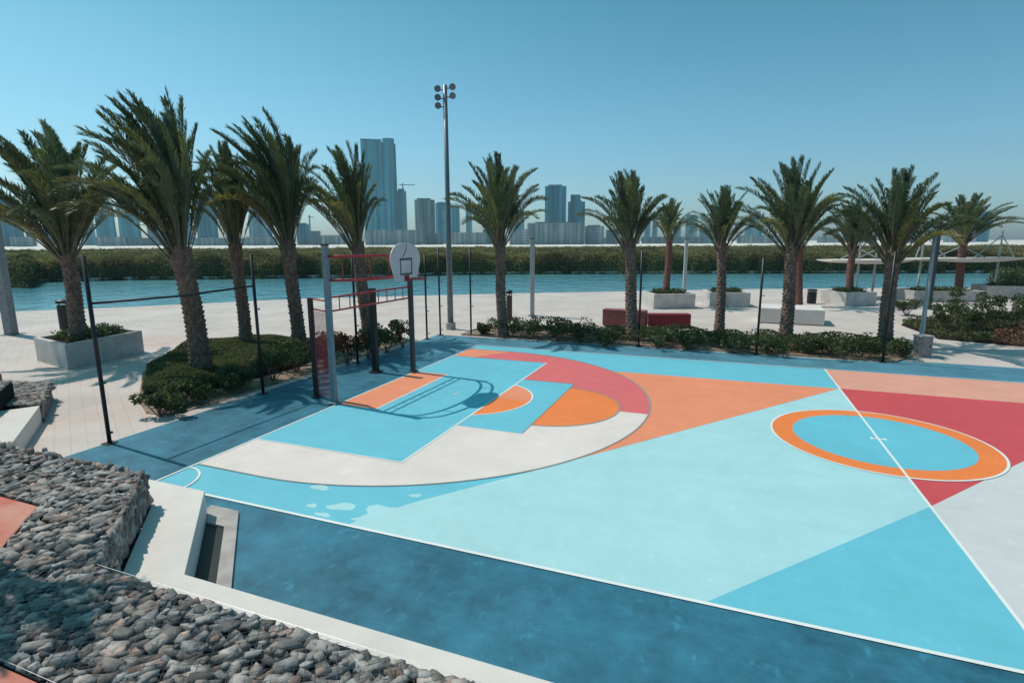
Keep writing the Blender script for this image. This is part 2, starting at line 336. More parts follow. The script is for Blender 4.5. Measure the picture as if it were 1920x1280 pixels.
# ---- terraced seating: concrete bench band, step, gabions, terracotta terrace
def offset_path(): pass
out = [(-6.12, 1.52), (-3.3, -.58), (2.10, -.58), (3.90, -2.38), (24, -2.38)]
inn = [(-6.54, .89), (-3.62, -1.22), (1.72, -1.22), (3.60, -3.10), (24, -3.10)]
t = thing("concrete_bench", "long white concrete bench band zigzagging along the court edge", "bench", (0, 0, 0))
g = MB(); g.prism(out+inn[::-1], 0.0, .45); g.build("seat_block", M['concrete'], t, bevel=.012)
# step with a flat black strip in front of the diagonal stretch
t = thing("concrete_step", "low pale concrete step with a dark strip beside the bench", "step")
g = MB()
k1, k2, k3 = 1.53, 1.93, 2.20     # lines x+y = k
g.prism([(1.90, -.33), (k3+.33, -.33), (k3+.80, -.80), (k2+.80, -.80), (k1+.80, -.80), (k1+.62, -.62), (2.0, -.56)], .0, .05)
g.prism([(k2+.80, -.803), (k3+.803, -.803), (k3+2.376, -2.376), (k2+2.376, -2.376)], .0, .05)
g.build("step_frame", M['concrete_grey'], t, bevel=.006)
g = MB(); g.prism([(k1+.80, -.803), (k2+.797, -.803), (k2+2.37, -2.376), (k1+2.37, -2.376)], .006, .012); g.build("dark_strip", M['black_metal'], t)
g = MB()
terr_in = [(-9, 2.2), (-4.2, -2.44), (1.2, -2.44), (3.12, -4.40), (24, -4.40)]
g.prism(terr_in+[(24, -30), (-9, -30)], 0, .90); structure(g.build("terrace", M['terracotta']))

def gabion(name_label, outer, inner, z0, z1, n_top, faces, seed, group=None, size=.11):
    """One stone-filled wire basket run: dark fill, loose angular stones over its top and its seen sides, wire mesh."""
    rs = np.random.RandomState(seed); t = thing("gabion_basket", name_label, "gabion", (0, 0, 0), 0, group)
    poly = outer+inner[::-1]
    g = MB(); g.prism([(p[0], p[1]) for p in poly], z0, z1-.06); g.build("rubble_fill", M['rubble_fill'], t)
    # base stone shapes: squashed, cut icospheres
    shapes = []
    for q in range(24):
        bm = bmesh.new()
        for cx_ in (-1, 1):
            for cy_ in (-1, 1):
                for cz_ in (-1, 1):
                    k_ = .62+.40*rs.rand(3); bm.verts.new((cx_*k_[0], cy_*k_[1], cz_*k_[2]))
        for c in range(rs.randint(2, 5)):
            v = rs.randn(3); v /= np.linalg.norm(v); bm.verts.new(v*1.12)
        r_ = bmesh.ops.convex_hull(bm, input=bm.verts[:]); bmesh.ops.delete(bm, geom=[e for e in r_['geom_interior'] if isinstance(e, bmesh.types.BMVert)], context='VERTS')
        bm.verts.ensure_lookup_table(); bm.verts.index_update()
        bm.faces.ensure_lookup_table(); bmesh.ops.triangulate(bm, faces=bm.faces[:])
        V = np.array([v.co[:] for v in bm.verts]); Fq = np.array([[v.index for v in f.verts] for f in bm.faces]); bm.free(); shapes.append((V, Fq))
    Vs, Fs, Ts = [], [], []; off = 0
    def clampl(A, lines):
        for lp, n2 in lines:
            dd_ = (A[:, :2]-lp) @ n2; A[:, :2] += np.outer(np.maximum(0, .006-dd_), n2)
        return A
    def put(p, s, flat=.7, nrm=(0, 0, 1), lines=()):
        nonlocal off
        V, Fq = shapes[rs.randint(len(shapes))]
        sc = np.array([s*(.75+.75*rs.rand()), s*(.50+.4*rs.rand()), s*flat*(.55+.45*rs.rand())])
        e = Euler((rs.randn()*.46, rs.randn()*.46, rs.randn()*.6+.5)).to_matrix()
        W_ = (V*sc) @ np.array(e).T
        q = Vector(nrm).to_track_quat('Z', 'Y').to_matrix(); W_ = W_ @ np.array(q).T
        W_ = W_+np.array(p)
        if nrm[2] > .5: W_[:, 2] = np.minimum(W_[:, 2], z1+.014*rs.rand()); W_ = clampl(W_, lines)
        else:
            pd_ = (W_-np.array(p)) @ np.array(nrm); W_ = W_-np.outer(np.maximum(0, pd_-.028), nrm)
        Vs.append(W_); Fs.append(Fq+off); off += len(V)
        b = .42+.95*rs.rand(); w = rs.rand()
        c = np.array([b, b, b])
        if w > .91: c = np.array([1.3, 1.0, .92])*b*.95
        elif w > .66: c = c*np.array([1.04, .99, .955])
        elif w < .2: c = c*np.array([.92, .97, 1.02])
        Ts.append(np.tile(c, (len(Fq), 1)))
    # top: one jittered lattice per stretch between outer and inner path
    for i in range(len(outer)-1):
        a0, a1, b0, b1 = [np.array(v) for v in (outer[i], outer[i+1], inner[i], inner[i+1])]
        ln = max(np.linalg.norm(a1-a0), np.linalg.norm(b1-b0)); wd = np.linalg.norm((a0+a1)/2-(b0+b1)/2)
        mid_ = ((a0+a1)+(b0+b1))/4; lines = []
        for e0, e1 in ((a0, a1), (b0, b1)):
            t2 = (e1-e0)/np.linalg.norm(e1-e0); n2 = np.array([-t2[1], t2[0]])
            if n2 @ (mid_-e0) < 0: n2 = -n2
            lines.append((e0, n2))
        nu = int(ln/(size*1.12)); nv = max(2, int(wd/(size*.90)))
        for u in range(nu+1):
            for v in range(nv+1):
                fu = (u+rs.rand()*.9-.45)/nu; fv = (v+rs.rand()*.7-.35)/nv; fu = min(max(fu, 0), 1); fv = min(max(fv, .05), .96)
                pt = (a0*(1-fu)+a1*fu)*(1-fv)+(b0*(1-fu)+b1*fu)*fv
                if np.hypot(pt[0]-CAM[0], pt[1]-CAM[1]) > 24: continue
                put((pt[0], pt[1], z1-.05+rs.randn()*.022), size*(.50+.62*rs.rand()**1.6+(.25 if rs.rand() < .08 else 0)), .62, lines=lines)
                if rs.rand() < .3: put((pt[0]+rs.randn()*.02, pt[1]+rs.randn()*.02, z1-.03+rs.rand()*.02), size*.40, .8, lines=lines)
    for (p0, p1) in faces:
        p0 = np.array(p0); p1 = np.array(p1); d = p1-p0; ln = np.linalg.norm(d); nr = np.array([d[1], -d[0]])/ln
        if nr @ (p0-np.mean(np.array(poly), 0)) < 0: nr = -nr
        for u in np.arange(0, ln, size*1.15):
            for z in np.arange(z0+.04, z1-.03, size*.95):
                q = p0+d*((u+rs.rand()*.03)/ln)+nr*.0
                put((q[0], q[1], z+rs.randn()*.015), size*(.65+.4*rs.rand()), .55, (nr[0], nr[1], 0))
    st = np_mesh("stone_fill", np.vstack(Vs), np.vstack(Fs), M['stone'], t, np.vstack(Ts)); st["kind"] = "stuff"
    # wire mesh over the top (10 cm diamonds) and along the rims
    g = MB()
    def wire(pts, r=.0024): g.tube(pts, r, 3, caps=False)
    for i in range(len(outer)-1):
        a0, a1, b0, b1 = [np.array(v) for v in (outer[i], outer[i+1], inner[i], inner[i+1])]
        ln = np.linalg.norm(a1-a0); wd = np.linalg.norm((a0+a1)/2-(b0+b1)/2); nu = max(1, int(ln/.11))
        k = wd/.11/nu
        for s in (-1, 1):
            for u in range(-int(nu*k)-1, nu+int(nu*k)+2):
                seg = []
                for tt in np.linspace(.03, .97, 9):
                    fu = (u/nu)+s*tt*k; fv = tt
                    if 0 <= fu <= 1:
                        pt = (a0*(1-fu)+a1*fu)*(1-fv)+(b0*(1-fu)+b1*fu)*fv
                        if np.hypot(pt[0]-CAM[0], pt[1]-CAM[1]) < 8.5: seg.append((pt[0], pt[1], z1+.002+.004*math.sin(9*pt[0]+7*pt[1])))
                if len(seg) > 1: wire(seg)
        wire([(a0[0], a0[1], z1), (a1[0], a1[1], z1)], .0024)
        wire([(b0[0], b0[1], z1), (b1[0], b1[1], z1)], .0024)
    for p0, p1 in faces:
        wire([(p0[0], p0[1], z1), (p1[0], p1[1], z1)], .0024); wire([(p0[0], p0[1], z0+.01), (p1[0], p1[1], z0+.01)], .0024)
        p0 = np.array(p0); p1 = np.array(p1); nn = int(np.linalg.norm(p1-p0)/.11)
        for i in range(nn+1):
            q = p0+(p1-p0)*i/nn
            for s in (-1, 1):
                q2 = q+(p1-p0)*s*3/nn
                if 0 <= (i+s*3) <= nn: wire([(q[0], q[1], z0+.02), (q2[0], q2[1], z1)])
    g.build("wire_mesh", M['wire'], t)
    return t
gabion("long gabion of grey rubble in wire, filling the bottom left corner", [(-7.5, 1.7), (-3.9, -1.26), (1.70, -1.26), (3.55, -3.13), (16, -3.13)], [(-8.6, .8), (-4.2, -2.42), (1.22, -2.42), (3.14, -4.38), (16, -4.38)], .46, .95, 0,
       [((1.70, -1.26), (3.55, -3.13)), ((-3.9, -1.26), (1.70, -1.26))], 3)
q = [at(0, 711, .5), at(92, 716, .5), at(76, 757, .5), at(0, 768, .5)]
gabion("small gabion of grey rubble on the paving behind the far bench end", [(q[0].x-1.6, q[0].y-.3), (q[1].x, q[1].y)], [(q[3].x-1.6, q[3].y-.3), (q[2].x, q[2].y)], 0.005, .5, 0,
       [((q[1].x, q[1].y), (q[2].x, q[2].y))], 5)

# ================================================================== PLANTS
def palm(px_base, zb, px_neck, py_top, r0, lean_px=0, wind=0.0, seed=0, bark='bark', nf=44, label="", spread=1.0, group="date palms round the court", kx=1.0, posb=None, droop=1.0, ext=None, topz=None, near=0.0):
    rs = np.random.RandomState(seed)
    B = at(px_base[0], px_base[1], zb) if posb is None else Vector(posb)
    D = depth_of(B); N = dp(px_neck[0], px_neck[1], D-near) if topz is None else B+Vector((.1, 0, topz*.55))
    # keep the neck over the base in the viewing depth direction
    N = Vector((N.x, N.y, N.z)); hN = N.z
    top = height_at((N.x, N.y), py_top) if topz is None else topz; H = top-hN
    t = thing("palm_tree", label, "palm tree", B, 0, group)
    # trunk: spiral of leaf-base stubs
    seg = 32; rings = int((N-B).length/.035); V = []; Fc = []
    ax = (N-B); Ln = ax.length
    for i in range(rings+1):
        f = i/rings; c = ax*f+Vector((0, 0, 0)); c += Vector((.05*math.sin(f*3+seed), .05*math.cos(f*2.3+seed), 0))*math.sin(f*math.pi)
        r = r0*(1.16-.20*min(1, f*5))*(1-.12*f) if f < .2 else r0*(.96-.10*f)
        if f > .80: r *= 1+.16*math.sin(math.pi*min(1, (f-.80)/.2)*.8)
        for k in range(seg):
            a = 2*math.pi*k/seg
            ph = (f*Ln/.16); u = (a/(2*math.pi)*8+.5*(math.floor(ph) % 2)+seed) % 1; w = ph % 1
            bump = max(0, 1-abs(u-.5)*2.0)*(w**.8)*(1 if w < .86 else (1-w)/.14)
            rr = r*(.86+.26*bump)+rs.randn()*.006*r0*2
            V.append((c.x+rr*math.cos(a), c.y+rr*math.sin(a), c.z-(.03 if i == 0 else 0)))
    for i in range(rings):
        for k in range(seg): Fc.append((i*seg+k, i*seg+(k+1) % seg, (i+1)*seg+(k+1) % seg, (i+1)*seg+k))
    np_mesh("trunk", V, Fc, M[bark], t, smooth=False)
    # crown
    ctr = ax; right = np.array([rt[0], rt[1], 0.0]); right /= np.linalg.norm(right); fwd = np.array([-right[1], right[0], 0.0])
    PV, PF, LV, LF, LT = [], [], [], [], []; po = 0
    wv = -right*wind
    for j in range(nf):
        u = (j+.5)/nf; az = j*2.39996+rs.rand()*.6
        th = R(3+30*u**1.1*spread+rs.randn()*3.5)
        Lf = H*(1.06-.14*u)*(.84+.22*rs.rand()) if j > 2 else H*(1.02+.05*rs.rand())
        d = np.array([math.sin(th)*math.cos(az), math.sin(th)*math.sin(az), math.cos(th)])
        p = np.array([ctr.x, ctr.y, ctr.z-.60*u])+np.array([math.cos(az), math.sin(az), 0])*r0*(.2+.65*u)
        ns = 14; st = Lf/ns; pts = [p.copy()]; dirs = [d.copy()]; curl = rs.rand()**1.5; bend = (.016+.070*u**1.4+.085*curl*u)*droop
        side = rs.randn()*.012
        for i in range(ns):
            f = i/ns
            hz = np.array([d[0], d[1], 0]); hz /= (np.linalg.norm(hz)+1e-6)
            d = d+hz*bend*1.3*f*(1-.4*f)+np.array([0, 0, -1])*bend*(2.6*f**2.2)+wv*.075*(.1+f)+np.array([-hz[1], hz[0], 0])*side
            d /= np.linalg.norm(d); p = p+d*st; pts.append(p.copy()); dirs.append(d.copy())
        for i in range(ns+1):
            a = np.cross(dirs[i], [0, 0, 1]); a /= (np.linalg.norm(a)+1e-6); b = np.cross(a, dirs[i]); w = .045*(1-i/ns)**.9+.006+.05*math.exp(-i*1.3)
            for q_ in ((1, 0), (0, .6), (-1, 0), (0, -.6)): PV.append(pts[i]+a*w*q_[0]+b*w*q_[1])
        for i in range(ns):
            for k in range(4): PF.append((po+i*4+k, po+i*4+(k+1) % 4, po+(i+1)*4+(k+1) % 4, po+(i+1)*4+k))
        po += 4*(ns+1)
        nl = int(136*min(1.25, Lf/3.6)); tone = .65+.7*rs.rand(); dry = (u > .85 and rs.rand() < .25)
        base_t = np.array([1.0, 1.0, 1.0])*tone if not dry else np.array([1.9, 1.4, 1.1])*tone
        if rs.rand() < .35: base_t = base_t*np.array([1.3, 1.12, .85])
        f0 = .24+.06*rs.rand(); wl_ = .45*(H/4.2)**.6*(.85+.3*rs.rand()); fold = .25+.5*rs.rand()
        for i in range(nl):
            f = f0+(1-f0)*(i+rs.rand()*.5)/nl; x = f*ns; i0 = min(int(x), ns-1); fr = x-i0
            c = pts[i0]*(1-fr)+pts[i0+1]*fr; dd = dirs[i0]*(1-fr)+dirs[i0+1]*fr; dd /= np.linalg.norm(dd)
            s = np.cross(dd, [0, 0, 1]); s /= (np.linalg.norm(s)+1e-6); upv = np.cross(s, dd); g_ = (f-f0)/(1-f0)
            ll = wl_*(.35+.65*min(1, g_/.25))*(1-.42*max(0, (g_-.8)/.2))
            for sg in (-1, 1):
                e = dd*(.75+.55*g_+rs.randn()*.15)+s*sg*(.85-.35*g_+rs.randn()*.15)+upv*(fold+rs.randn()*.22)+wv*.35
                e /= np.linalg.norm(e); L_ = ll*(.8+.35*rs.rand()); tip = c+e*L_+np.array([0, 0, -.10*L_]); mid = c+e*L_*.5+np.array([0, 0, .01])
                wdt = np.cross(e, upv+rs.randn(3)*.3); wdt /= (np.linalg.norm(wdt)+1e-6); wdt = wdt*.0175*(H/4.0)**.5
                k = len(LV); LV += [c, mid+wdt, tip, mid-wdt]; LF.append((k, k+1, k+2, k+3)); LT.append(base_t*(.75+.5*rs.rand()))
    # fit the crown to the tree's measured height and reach to either side
    LV = np.array(LV); PV = np.array(PV); c0 = np.array([ctr.x, ctr.y, ctr.z])
    if ext:
        m_px = depth_of(N)/F_PX; tl, tr = (px_neck[0]-ext[0])*m_px, (ext[1]-px_neck[0])*m_px
        rr_ = (LV-c0) @ right; gl, gr = -np.percentile(rr_, .9), np.percentile(rr_, 99.1); kl, kr = tl/gl, tr/gr; kz = H/np.percentile((LV-c0)[:, 2], 99.97); kd = (kl+kr)/2
        for A in (LV, PV):
            q_ = A-c0; a_ = q_ @ right; b_ = q_ @ fwd; sw = .5+.5*np.tanh(a_/.35); kk = kl*(1-sw)+kr*sw; z_ = q_[:, 2]; z_ = np.where(z_ > 0, z_*kz, z_)
            A[:] = c0+np.outer(a_*kk, right)+np.outer(b_*kd, fwd)+np.outer(z_, [0, 0, 1.0])
    np_mesh("crown", LV, LF, M['frond'], t, np.array(LT))
    np_mesh("frond_stems", PV, PF, M['petiole'], t)
    return t
PALMS = [
 dict(ext=(-25, 235), px_base=(150, 636), zb=.80, px_neck=(122, 462), py_top=232, r0=.30, wind=.55, seed=11, label="leaning palm rising from the white planter at the far left", spread=1.07, nf=43),
 dict(near=1.0, ext=(172, 402), px_base=(380, 700), zb=0, px_neck=(336, 462), py_top=165, r0=.36, wind=.85, seed=12, label="tallest palm, swept left, in the green bed beside the fence", spread=0.93, nf=48),
 dict(near=.8, ext=(372, 492), px_base=(462, 650), zb=0, px_neck=(440, 455), py_top=262, r0=.28, wind=.35, seed=13, label="narrow palm with crown between the two tall swept palms", spread=0.85, nf=34),
 dict(near=1.0, ext=(408, 602), px_base=(562, 652), zb=0, px_neck=(540, 448), py_top=205, r0=.31, wind=.75, seed=14, label="tall palm swept left, just left of the goal posts", spread=0.95, nf=43),
 dict(ext=(560, 712), px_base=(694, 640), zb=0, px_neck=(670, 452), py_top=265, r0=.31, wind=.25, seed=15, label="palm directly behind the goal, in front of the tallest tower", spread=0.97, nf=36),
 dict(ext=(846, 1013), px_base=(944, 632), zb=0, px_neck=(937, 445), py_top=282, r0=.27, wind=.05, seed=16, label="palm standing alone right of the floodlight mast", spread=1.07, nf=34),
 dict(ext=(1093, 1236), px_base=(1187, 640), zb=0, px_neck=(1180, 447), py_top=318, r0=.29, wind=.15, seed=17, label="palm in the far hedge, in front of the red benches", spread=1.10, nf=37),
 dict(ext=(1222, 1292), px_base=(1249, 551), zb=.9, px_neck=(1255, 438), py_top=370, r0=.24, wind=0, seed=18, bark='bark_red', label="small reddish-trunked palm in the planter behind the red benches", spread=0.95, nf=30),
 dict(ext=(1293, 1412), px_base=(1348, 630), zb=0, px_neck=(1353, 452), py_top=345, r0=.25, wind=.15, seed=19, label="slim palm in the far hedge, fourth trunk from the hedge's right end", spread=1.15, nf=34),
 dict(ext=(1380, 1568), px_base=(1471, 642), zb=0, px_neck=(1486, 455), py_top=292, r0=.30, wind=.1, seed=20, label="thick palm with widest crown in the far hedge, beside a low planter", spread=1.23, nf=37),
 dict(ext=(1440, 1560), px_base=(1497, 575), zb=0, px_neck=(1500, 455), py_top=345, r0=.26, wind=0, seed=21, bark='bark_red', label="palm on the paving half hidden behind the widest crowned palm", spread=1.10, nf=30),
 dict(ext=(1540, 1645), px_base=(1592, 548), zb=.8, px_neck=(1600, 462), py_top=372, r0=.27, wind=.05, seed=22, bark='bark_red', label="palm in the distant planter beside the white canopy's left tip", spread=1.15, nf=34),
 dict(ext=(1562, 1778), px_base=(1659, 652), zb=0, px_neck=(1676, 468), py_top=312, r0=.30, wind=0, seed=23, label="pale-studded palm at the right end of the far hedge", spread=1.25, nf=37, bark='bark'),
 dict(ext=(1748, 1885), px_base=(1797, 556), zb=0, px_neck=(1806, 442), py_top=362, r0=.32, wind=0, seed=24, bark='bark_red', label="rightmost palm, far off behind the thin white canopy", spread=1.25, nf=37),
]
for kw in PALMS:
    kw['nf'] = int(kw['nf']*(1.5 if kw['px_base'][0] < 600 else 1.25)); palm(**kw)
# the palm beyond the left edge whose crown throws the patch of shade on the gabion
palm((0, 0), 0, (0, 0), 0, .14, seed=31, label="small palm on the terrace beyond the left edge, casting shade on the gabion", posb=(.95, -3.45, .9), topz=6.0, nf=13, spread=.6)

def leaf_mass(name, pts, size, mat, parent=None, tmin=.55, tmax=1.5, flat=.0, seed=0, aspect=.5, mod=None):
    """Leaf-sized faces at pts (n,3)."""
    rs = np.random.RandomState(seed); pts = np.asarray(pts); n = len(pts)
    a = rs.randn(n, 3); a[:, 2] *= (1-flat*.7); a /= np.linalg.norm(a, axis=1)[:, None]
    b = rs.randn(n, 3); b[:, 2] *= (1-flat*.7); b = np.cross(a, b); b /= np.linalg.norm(b, axis=1)[:, None]
    s = size*(.6+.8*rs.rand(n))[:, None]
    V = np.stack([pts-a*s*.5, pts+b*s*aspect*.5, pts+a*s*.5, pts-b*s*aspect*.5], 1).reshape(-1, 3)
    Fq = np.arange(4*n).reshape(n, 4)
    tone = (tmin+(tmax-tmin)*rs.rand(n))[:, None]*np.ones((1, 3)); w = rs.rand(n) > .82; tone[w] *= np.array([1.25, 1.1, .8])
    if mod is not None: tone = tone*mod[:, None]
    return np_mesh(name, V, Fq, mat, parent, tone)
def in_poly(x, y, poly):
    c = False; n = len(poly)
    for i in range(n):
        x0, y0 = poly[i]; x1, y1 = poly[(i+1) % n]
        if (y0 > y) != (y1 > y) and x < (x1-x0)*(y-y0)/(y1-y0)+x0: c = not c
    return c
def sample_poly(poly, n, rs):
    P_ = np.array(poly); lo, hi = P_.min(0), P_.max(0); o = []
    while len(o) < n:
        p = lo+(hi-lo)*rs.rand(2)
        if in_poly(p[0], p[1], poly): o.append(p)
    return np.array(o)
def cover(name, label, poly, hmax, n, size, mat, seed, soil='soil_dark', cat="ground cover", freq=.8, base=0.0):
    rs = np.random.RandomState(seed); q = sample_poly(poly, n, rs)
    z = np.array([hmax*(.45+.55*noise.noise(Vector((x*freq, y*freq, seed))))+hmax*.25 for x, y in q])
    z = base+np.clip(z, .03, None)*(1-.55*rs.rand(n)**2.2)
    o = leaf_mass(name, np.column_stack([q, z]), size, mat, None, seed=seed, flat=.5); tag(o, label, cat, kind="stuff"); return o
def shrub(loc, r, h, label, mat='leaf', n=700, size=.10, seed=0, name="shrub", group=None, base=0.0, loose=0.0):
    rs = np.random.RandomState(seed); t = thing(name, label, "shrub", (loc[0], loc[1], base), 0, group)
    k = 9; cl = [(rs.randn()*r*.45, rs.randn()*r*.45, h*(.35+.55*rs.rand()), r*(.28+.25*rs.rand())) for _ in range(k)]
    pts = []; g = MB()
    for (x, y, z, c) in cl:
        m = n//k; v = rs.randn(m, 3); v /= np.linalg.norm(v, axis=1)[:, None]; v *= c*(.55+.5*rs.rand(m)[:, None]**.5); v[:, 2] *= .8
        pts.append(v+np.array([x, y, min(z, h-c*.6)]))
        g.tube([(x*.1, y*.1, 0), (x*.5, y*.5, z*.5), (x, y, z)], [.018, .012, .006], 5)
    pts = np.vstack(pts); pts[:, 2] = np.abs(pts[:, 2])+.02
    leaf_mass("foliage", pts, size, M[mat], t, seed=seed); g.build("stems", M['bark'], t)
    return t
# left bed between paving and court
bedL = [(-5.75, 3.75), (-4.3, 2.95), (-3.5, 3.1), (-3.35, 4.5), (-3.35, 15.0), (-4.3, 15.6), (-6.6, 15.2), (-9.0, 13.4), (-10.9, 12.9), (-12.3, 10.3), (-9.0, 6.2)]
g = MB(); g.prism(bedL, .0, .02, bottom=False); structure(g.build("planting_bed_soil", M['soil']))
lawn = [(-8.9, 6.3), (-5.9, 4.0), (-4.8, 4.4), (-4.4, 8.5), (-5.2, 12.3), (-8.2, 12.9), (-10.4, 12.6), (-11.9, 10.3)]
g = MB(); g.prism(lawn, .02, .16, bottom=False); structure(g.build("bed_mound", M['soil_dark']))
cover("lawn", "dense green ground cover filling the bed round the left palms", lawn, .22, 56000, .075, M['grass'], 41, base=.13, cat="ground cover")
# far bed
bedF = [(-1.9, 17.15), (16.2, 17.15), (17.1, 18.6), (17.5, 20.9), (5.7, 20.7), (-2.0, 20.9)]
g = MB(); g.prism(bedF, .0, .06, bottom=False); structure(g.build("hedge_bed_soil", M['soil']))
cover("low_ground_cover", "low green ground cover in the long bed behind the court", [(-1.2, 17.5), (15.9, 17.5), (16.9, 18.7), (17.2, 20.6), (5.7, 20.5), (3.0, 19.5)], .62, 26000, .10, M['leaf'], 42, freq=1.2)
sid = 100
def shrub_row(items, group, lab, mat='leaf', dens=1.0):
    global sid
    for (px, py, r, h, lb) in items:
        p = at(px, py); sid += 1; shrub((p.x, p.y), r, h, lb, mat if not lb.startswith("red") else 'leaf_red', int(750*dens), .11, sid, group=group)
shrub_row([
 (300, 780, .5, .62, "bushy shrub at the near tip of the left bed, on bare soil"),
 (352, 758, .58, .62, "second shrub from the near tip along the left bed's court edge"),
 (405, 744, .6, .68, "third shrub from the near tip along the left bed's court edge"),
 (450, 728, .62, .78, "shrub just left of the second fence post, in the left bed"),
 (512, 714, .7, 1.05, "shrub just right of the second fence post, in the left bed"),
 (556, 697, .7, 1.15, "dark shrub beside the goal's rear post, outer side"),
 (612, 690, .62, 1.35, "reddish brown shrub seen through the goal's pink side mesh"),
 (650, 682, .65, 1.3, "reddish brown shrub behind the goal, between the near posts"),
 (690, 671, .65, 1.2, "brown green shrub right behind the goal's centre"),
 (726, 659, .65, 1.25, "green shrub behind the goal between the rear and far posts"),
 (755, 650, .62, 1.1, "reddish shrub behind the goal's far post"),
], "shrubs along the left bed", "", dens=1.7)
shrub_row([
 (905, 628, .45, .55, "small thin shrub at the left end of the far bed"),
 (960, 634, .75, .95, "leafy shrub at the foot of the lone palm in the far bed"),
 (1000, 636, .75, 1.05, "tall loose shrub in front of the thin grey lamp column"),
 (1045, 640, .75, 1.1, "tallest loose shrub of the far bed, right of the lamp column"),
 (1088, 643, .75, 1.05, "broad shrub left of the red benches in the far bed"),
 (1135, 648, .65, .75, "low shrub in front of the left red bench"),
 (1230, 652, .65, .75, "low shrub in front of the right red bench"),
 (1290, 656, .60, .7, "low shrub in front of the right red bench's right end"),
 (1375, 662, .60, .75, "low shrub between the slim palm and the black fence post"),
 (1440, 664, .60, .75, "low shrub left of the thick palm's foot"),
 (1515, 664, .65, .8, "low shrub right of the thick palm's foot"),
 (1560, 668, .70, .85, "dark shrub left of the last black fence post"),
 (1612, 672, .75, .95, "dark shrub under the last black fence post"),
 (1690, 672, .60, .8, "dark shrub next to the pale utility cabinet"),
], "shrubs along the far bed", "", dens=1.35)
# right bed
bedR = [(at(1735, 598).x, at(1735, 598).y), (at(1700, 600).x, at(1700, 600).y), (at(1690, 610).x, at(1690, 610).y), (at(1760, 636).x, at(1760, 636).y), (at(1920, 650).x, at(1920, 650).y), (at(2100, 660).x, at(2100, 660).y), (at(2100, 590).x, at(2100, 590).y), (at(1920, 590).x, at(1920, 590).y)]
g = MB(); g.prism(bedR, .0, .05, bottom=False); structure(g.build("right_bed_soil", M['soil_dark']))
cover("mixed_ground_cover", "olive ground cover in the bed at the right edge", bedR[:], .35, 16000, .11, M['grass'], 43)
rp = [(at(1862, 636).x, at(1862, 636).y), (at(1862, 650).x, at(1862, 650).y), (at(2050, 662).x, at(2050, 662).y), (at(2050, 620).x, at(2050, 620).y), (at(1900, 618).x, at(1900, 618).y)]
M['leaf_pink'] = material("pinkish_ground_cover", (.24, .10, .08), (.12, .07, .05), scale=2, rough=.7, spec=.2, tint_attr=True)
cover("red_ground_cover", "reddish ground cover at the right edge of the frame", rp, .5, 7000, .10, M['leaf_pink'], 44)
shrub_row([
 (1768, 622, .8, 1.7, "tall dark shrub beside the pale lamp column on the right"),
 (1800, 618, .8, 2.1, "tallest upright shrub in the right bed, under the distant palm"),
 (1836, 624, .8, 1.7, "upright shrub right of the tallest one in the right bed"),
 (1870, 622, .8, 1.9, "upright shrub above the reddish ground cover's left end"),
 (1905, 618, .9, 1.8, "upright shrub cut by the frame's right edge"),
 (1700, 592, .8, 1.0, "low shrub behind the pale lamp column's foot"),
], "upright shrubs in the right bed", "", dens=2.0)

# ---- mangroves across the water: canopy mound, leaf clumps all over it
def mangroves():
    rs = np.random.RandomState(77)
    fr = np.array(fs2); seglen = np.r_[0, np.cumsum(np.linalg.norm(np.diff(fr, axis=0), axis=1))]; T = seglen[-1]
    nx, ny = 420, 70
    inward = []
    for i in range(nx):
        s = T*i/(nx-1); x = np.interp(s, seglen, fr[:, 0]); y = np.interp(s, seglen, fr[:, 1]); inward.append((x, y))
    inward = np.array(inward)
    V = np.zeros((nx, ny, 3))
    for i in range(nx):
        d = inward[i]-CAM[:2]; D0 = np.linalg.norm(d); d /= D0
        depth = 86 + 18*noise.noise(Vector((i*.02, 0, 3)))
        for j in range(ny):
            f = j/(ny-1); w = depth*f**1.25; p = inward[i]+d*(w+.6*noise.noise(Vector((i*.3, j*.3, 0))))
            big = noise.noise(Vector((p[0]*.07, p[1]*.07, 1))); sm = noise.noise(Vector((p[0]*.33, p[1]*.33, 5))); s2 = noise.noise(Vector((p[0]*.8, p[1]*.8, 9)))
            h = 2.7+.35*big+.6*sm+.42*s2
            e = min(1, (w+.25)/1.6)**.45
            V[i, j] = (p[0], p[1], -1.0+(h+1.0-.55*(1-f))*e if j else -1.02)
    idx = np.arange(nx*ny).reshape(nx, ny)
    Fq = np.stack([idx[:-1, :-1], idx[1:, :-1], idx[1:, 1:], idx[:-1, 1:]], -1).reshape(-1, 4)
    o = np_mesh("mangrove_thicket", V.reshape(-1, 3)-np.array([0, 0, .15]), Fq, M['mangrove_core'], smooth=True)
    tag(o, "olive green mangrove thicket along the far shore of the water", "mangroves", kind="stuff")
    n = 430000; u = rs.rand(n)*(nx-1.001); v = (rs.rand(n)**1.9)*(ny-1.001); i0 = u.astype(int); j0 = v.astype(int); fu = (u-i0)[:, None]; fv = (v-j0)[:, None]
    p = V[i0, j0]*(1-fu)*(1-fv)+V[i0+1, j0]*fu*(1-fv)+V[i0, j0+1]*(1-fu)*fv+V[i0+1, j0+1]*fu*fv
    p = p+rs.randn(n, 3)*np.array([.22, .22, .16]); p[:, 2] = np.maximum(p[:, 2], -.9)
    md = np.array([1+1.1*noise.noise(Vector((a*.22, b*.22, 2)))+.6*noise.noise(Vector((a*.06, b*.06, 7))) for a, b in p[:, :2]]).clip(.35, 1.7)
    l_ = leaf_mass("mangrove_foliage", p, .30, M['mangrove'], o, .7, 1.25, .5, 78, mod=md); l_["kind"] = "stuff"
mangroves()

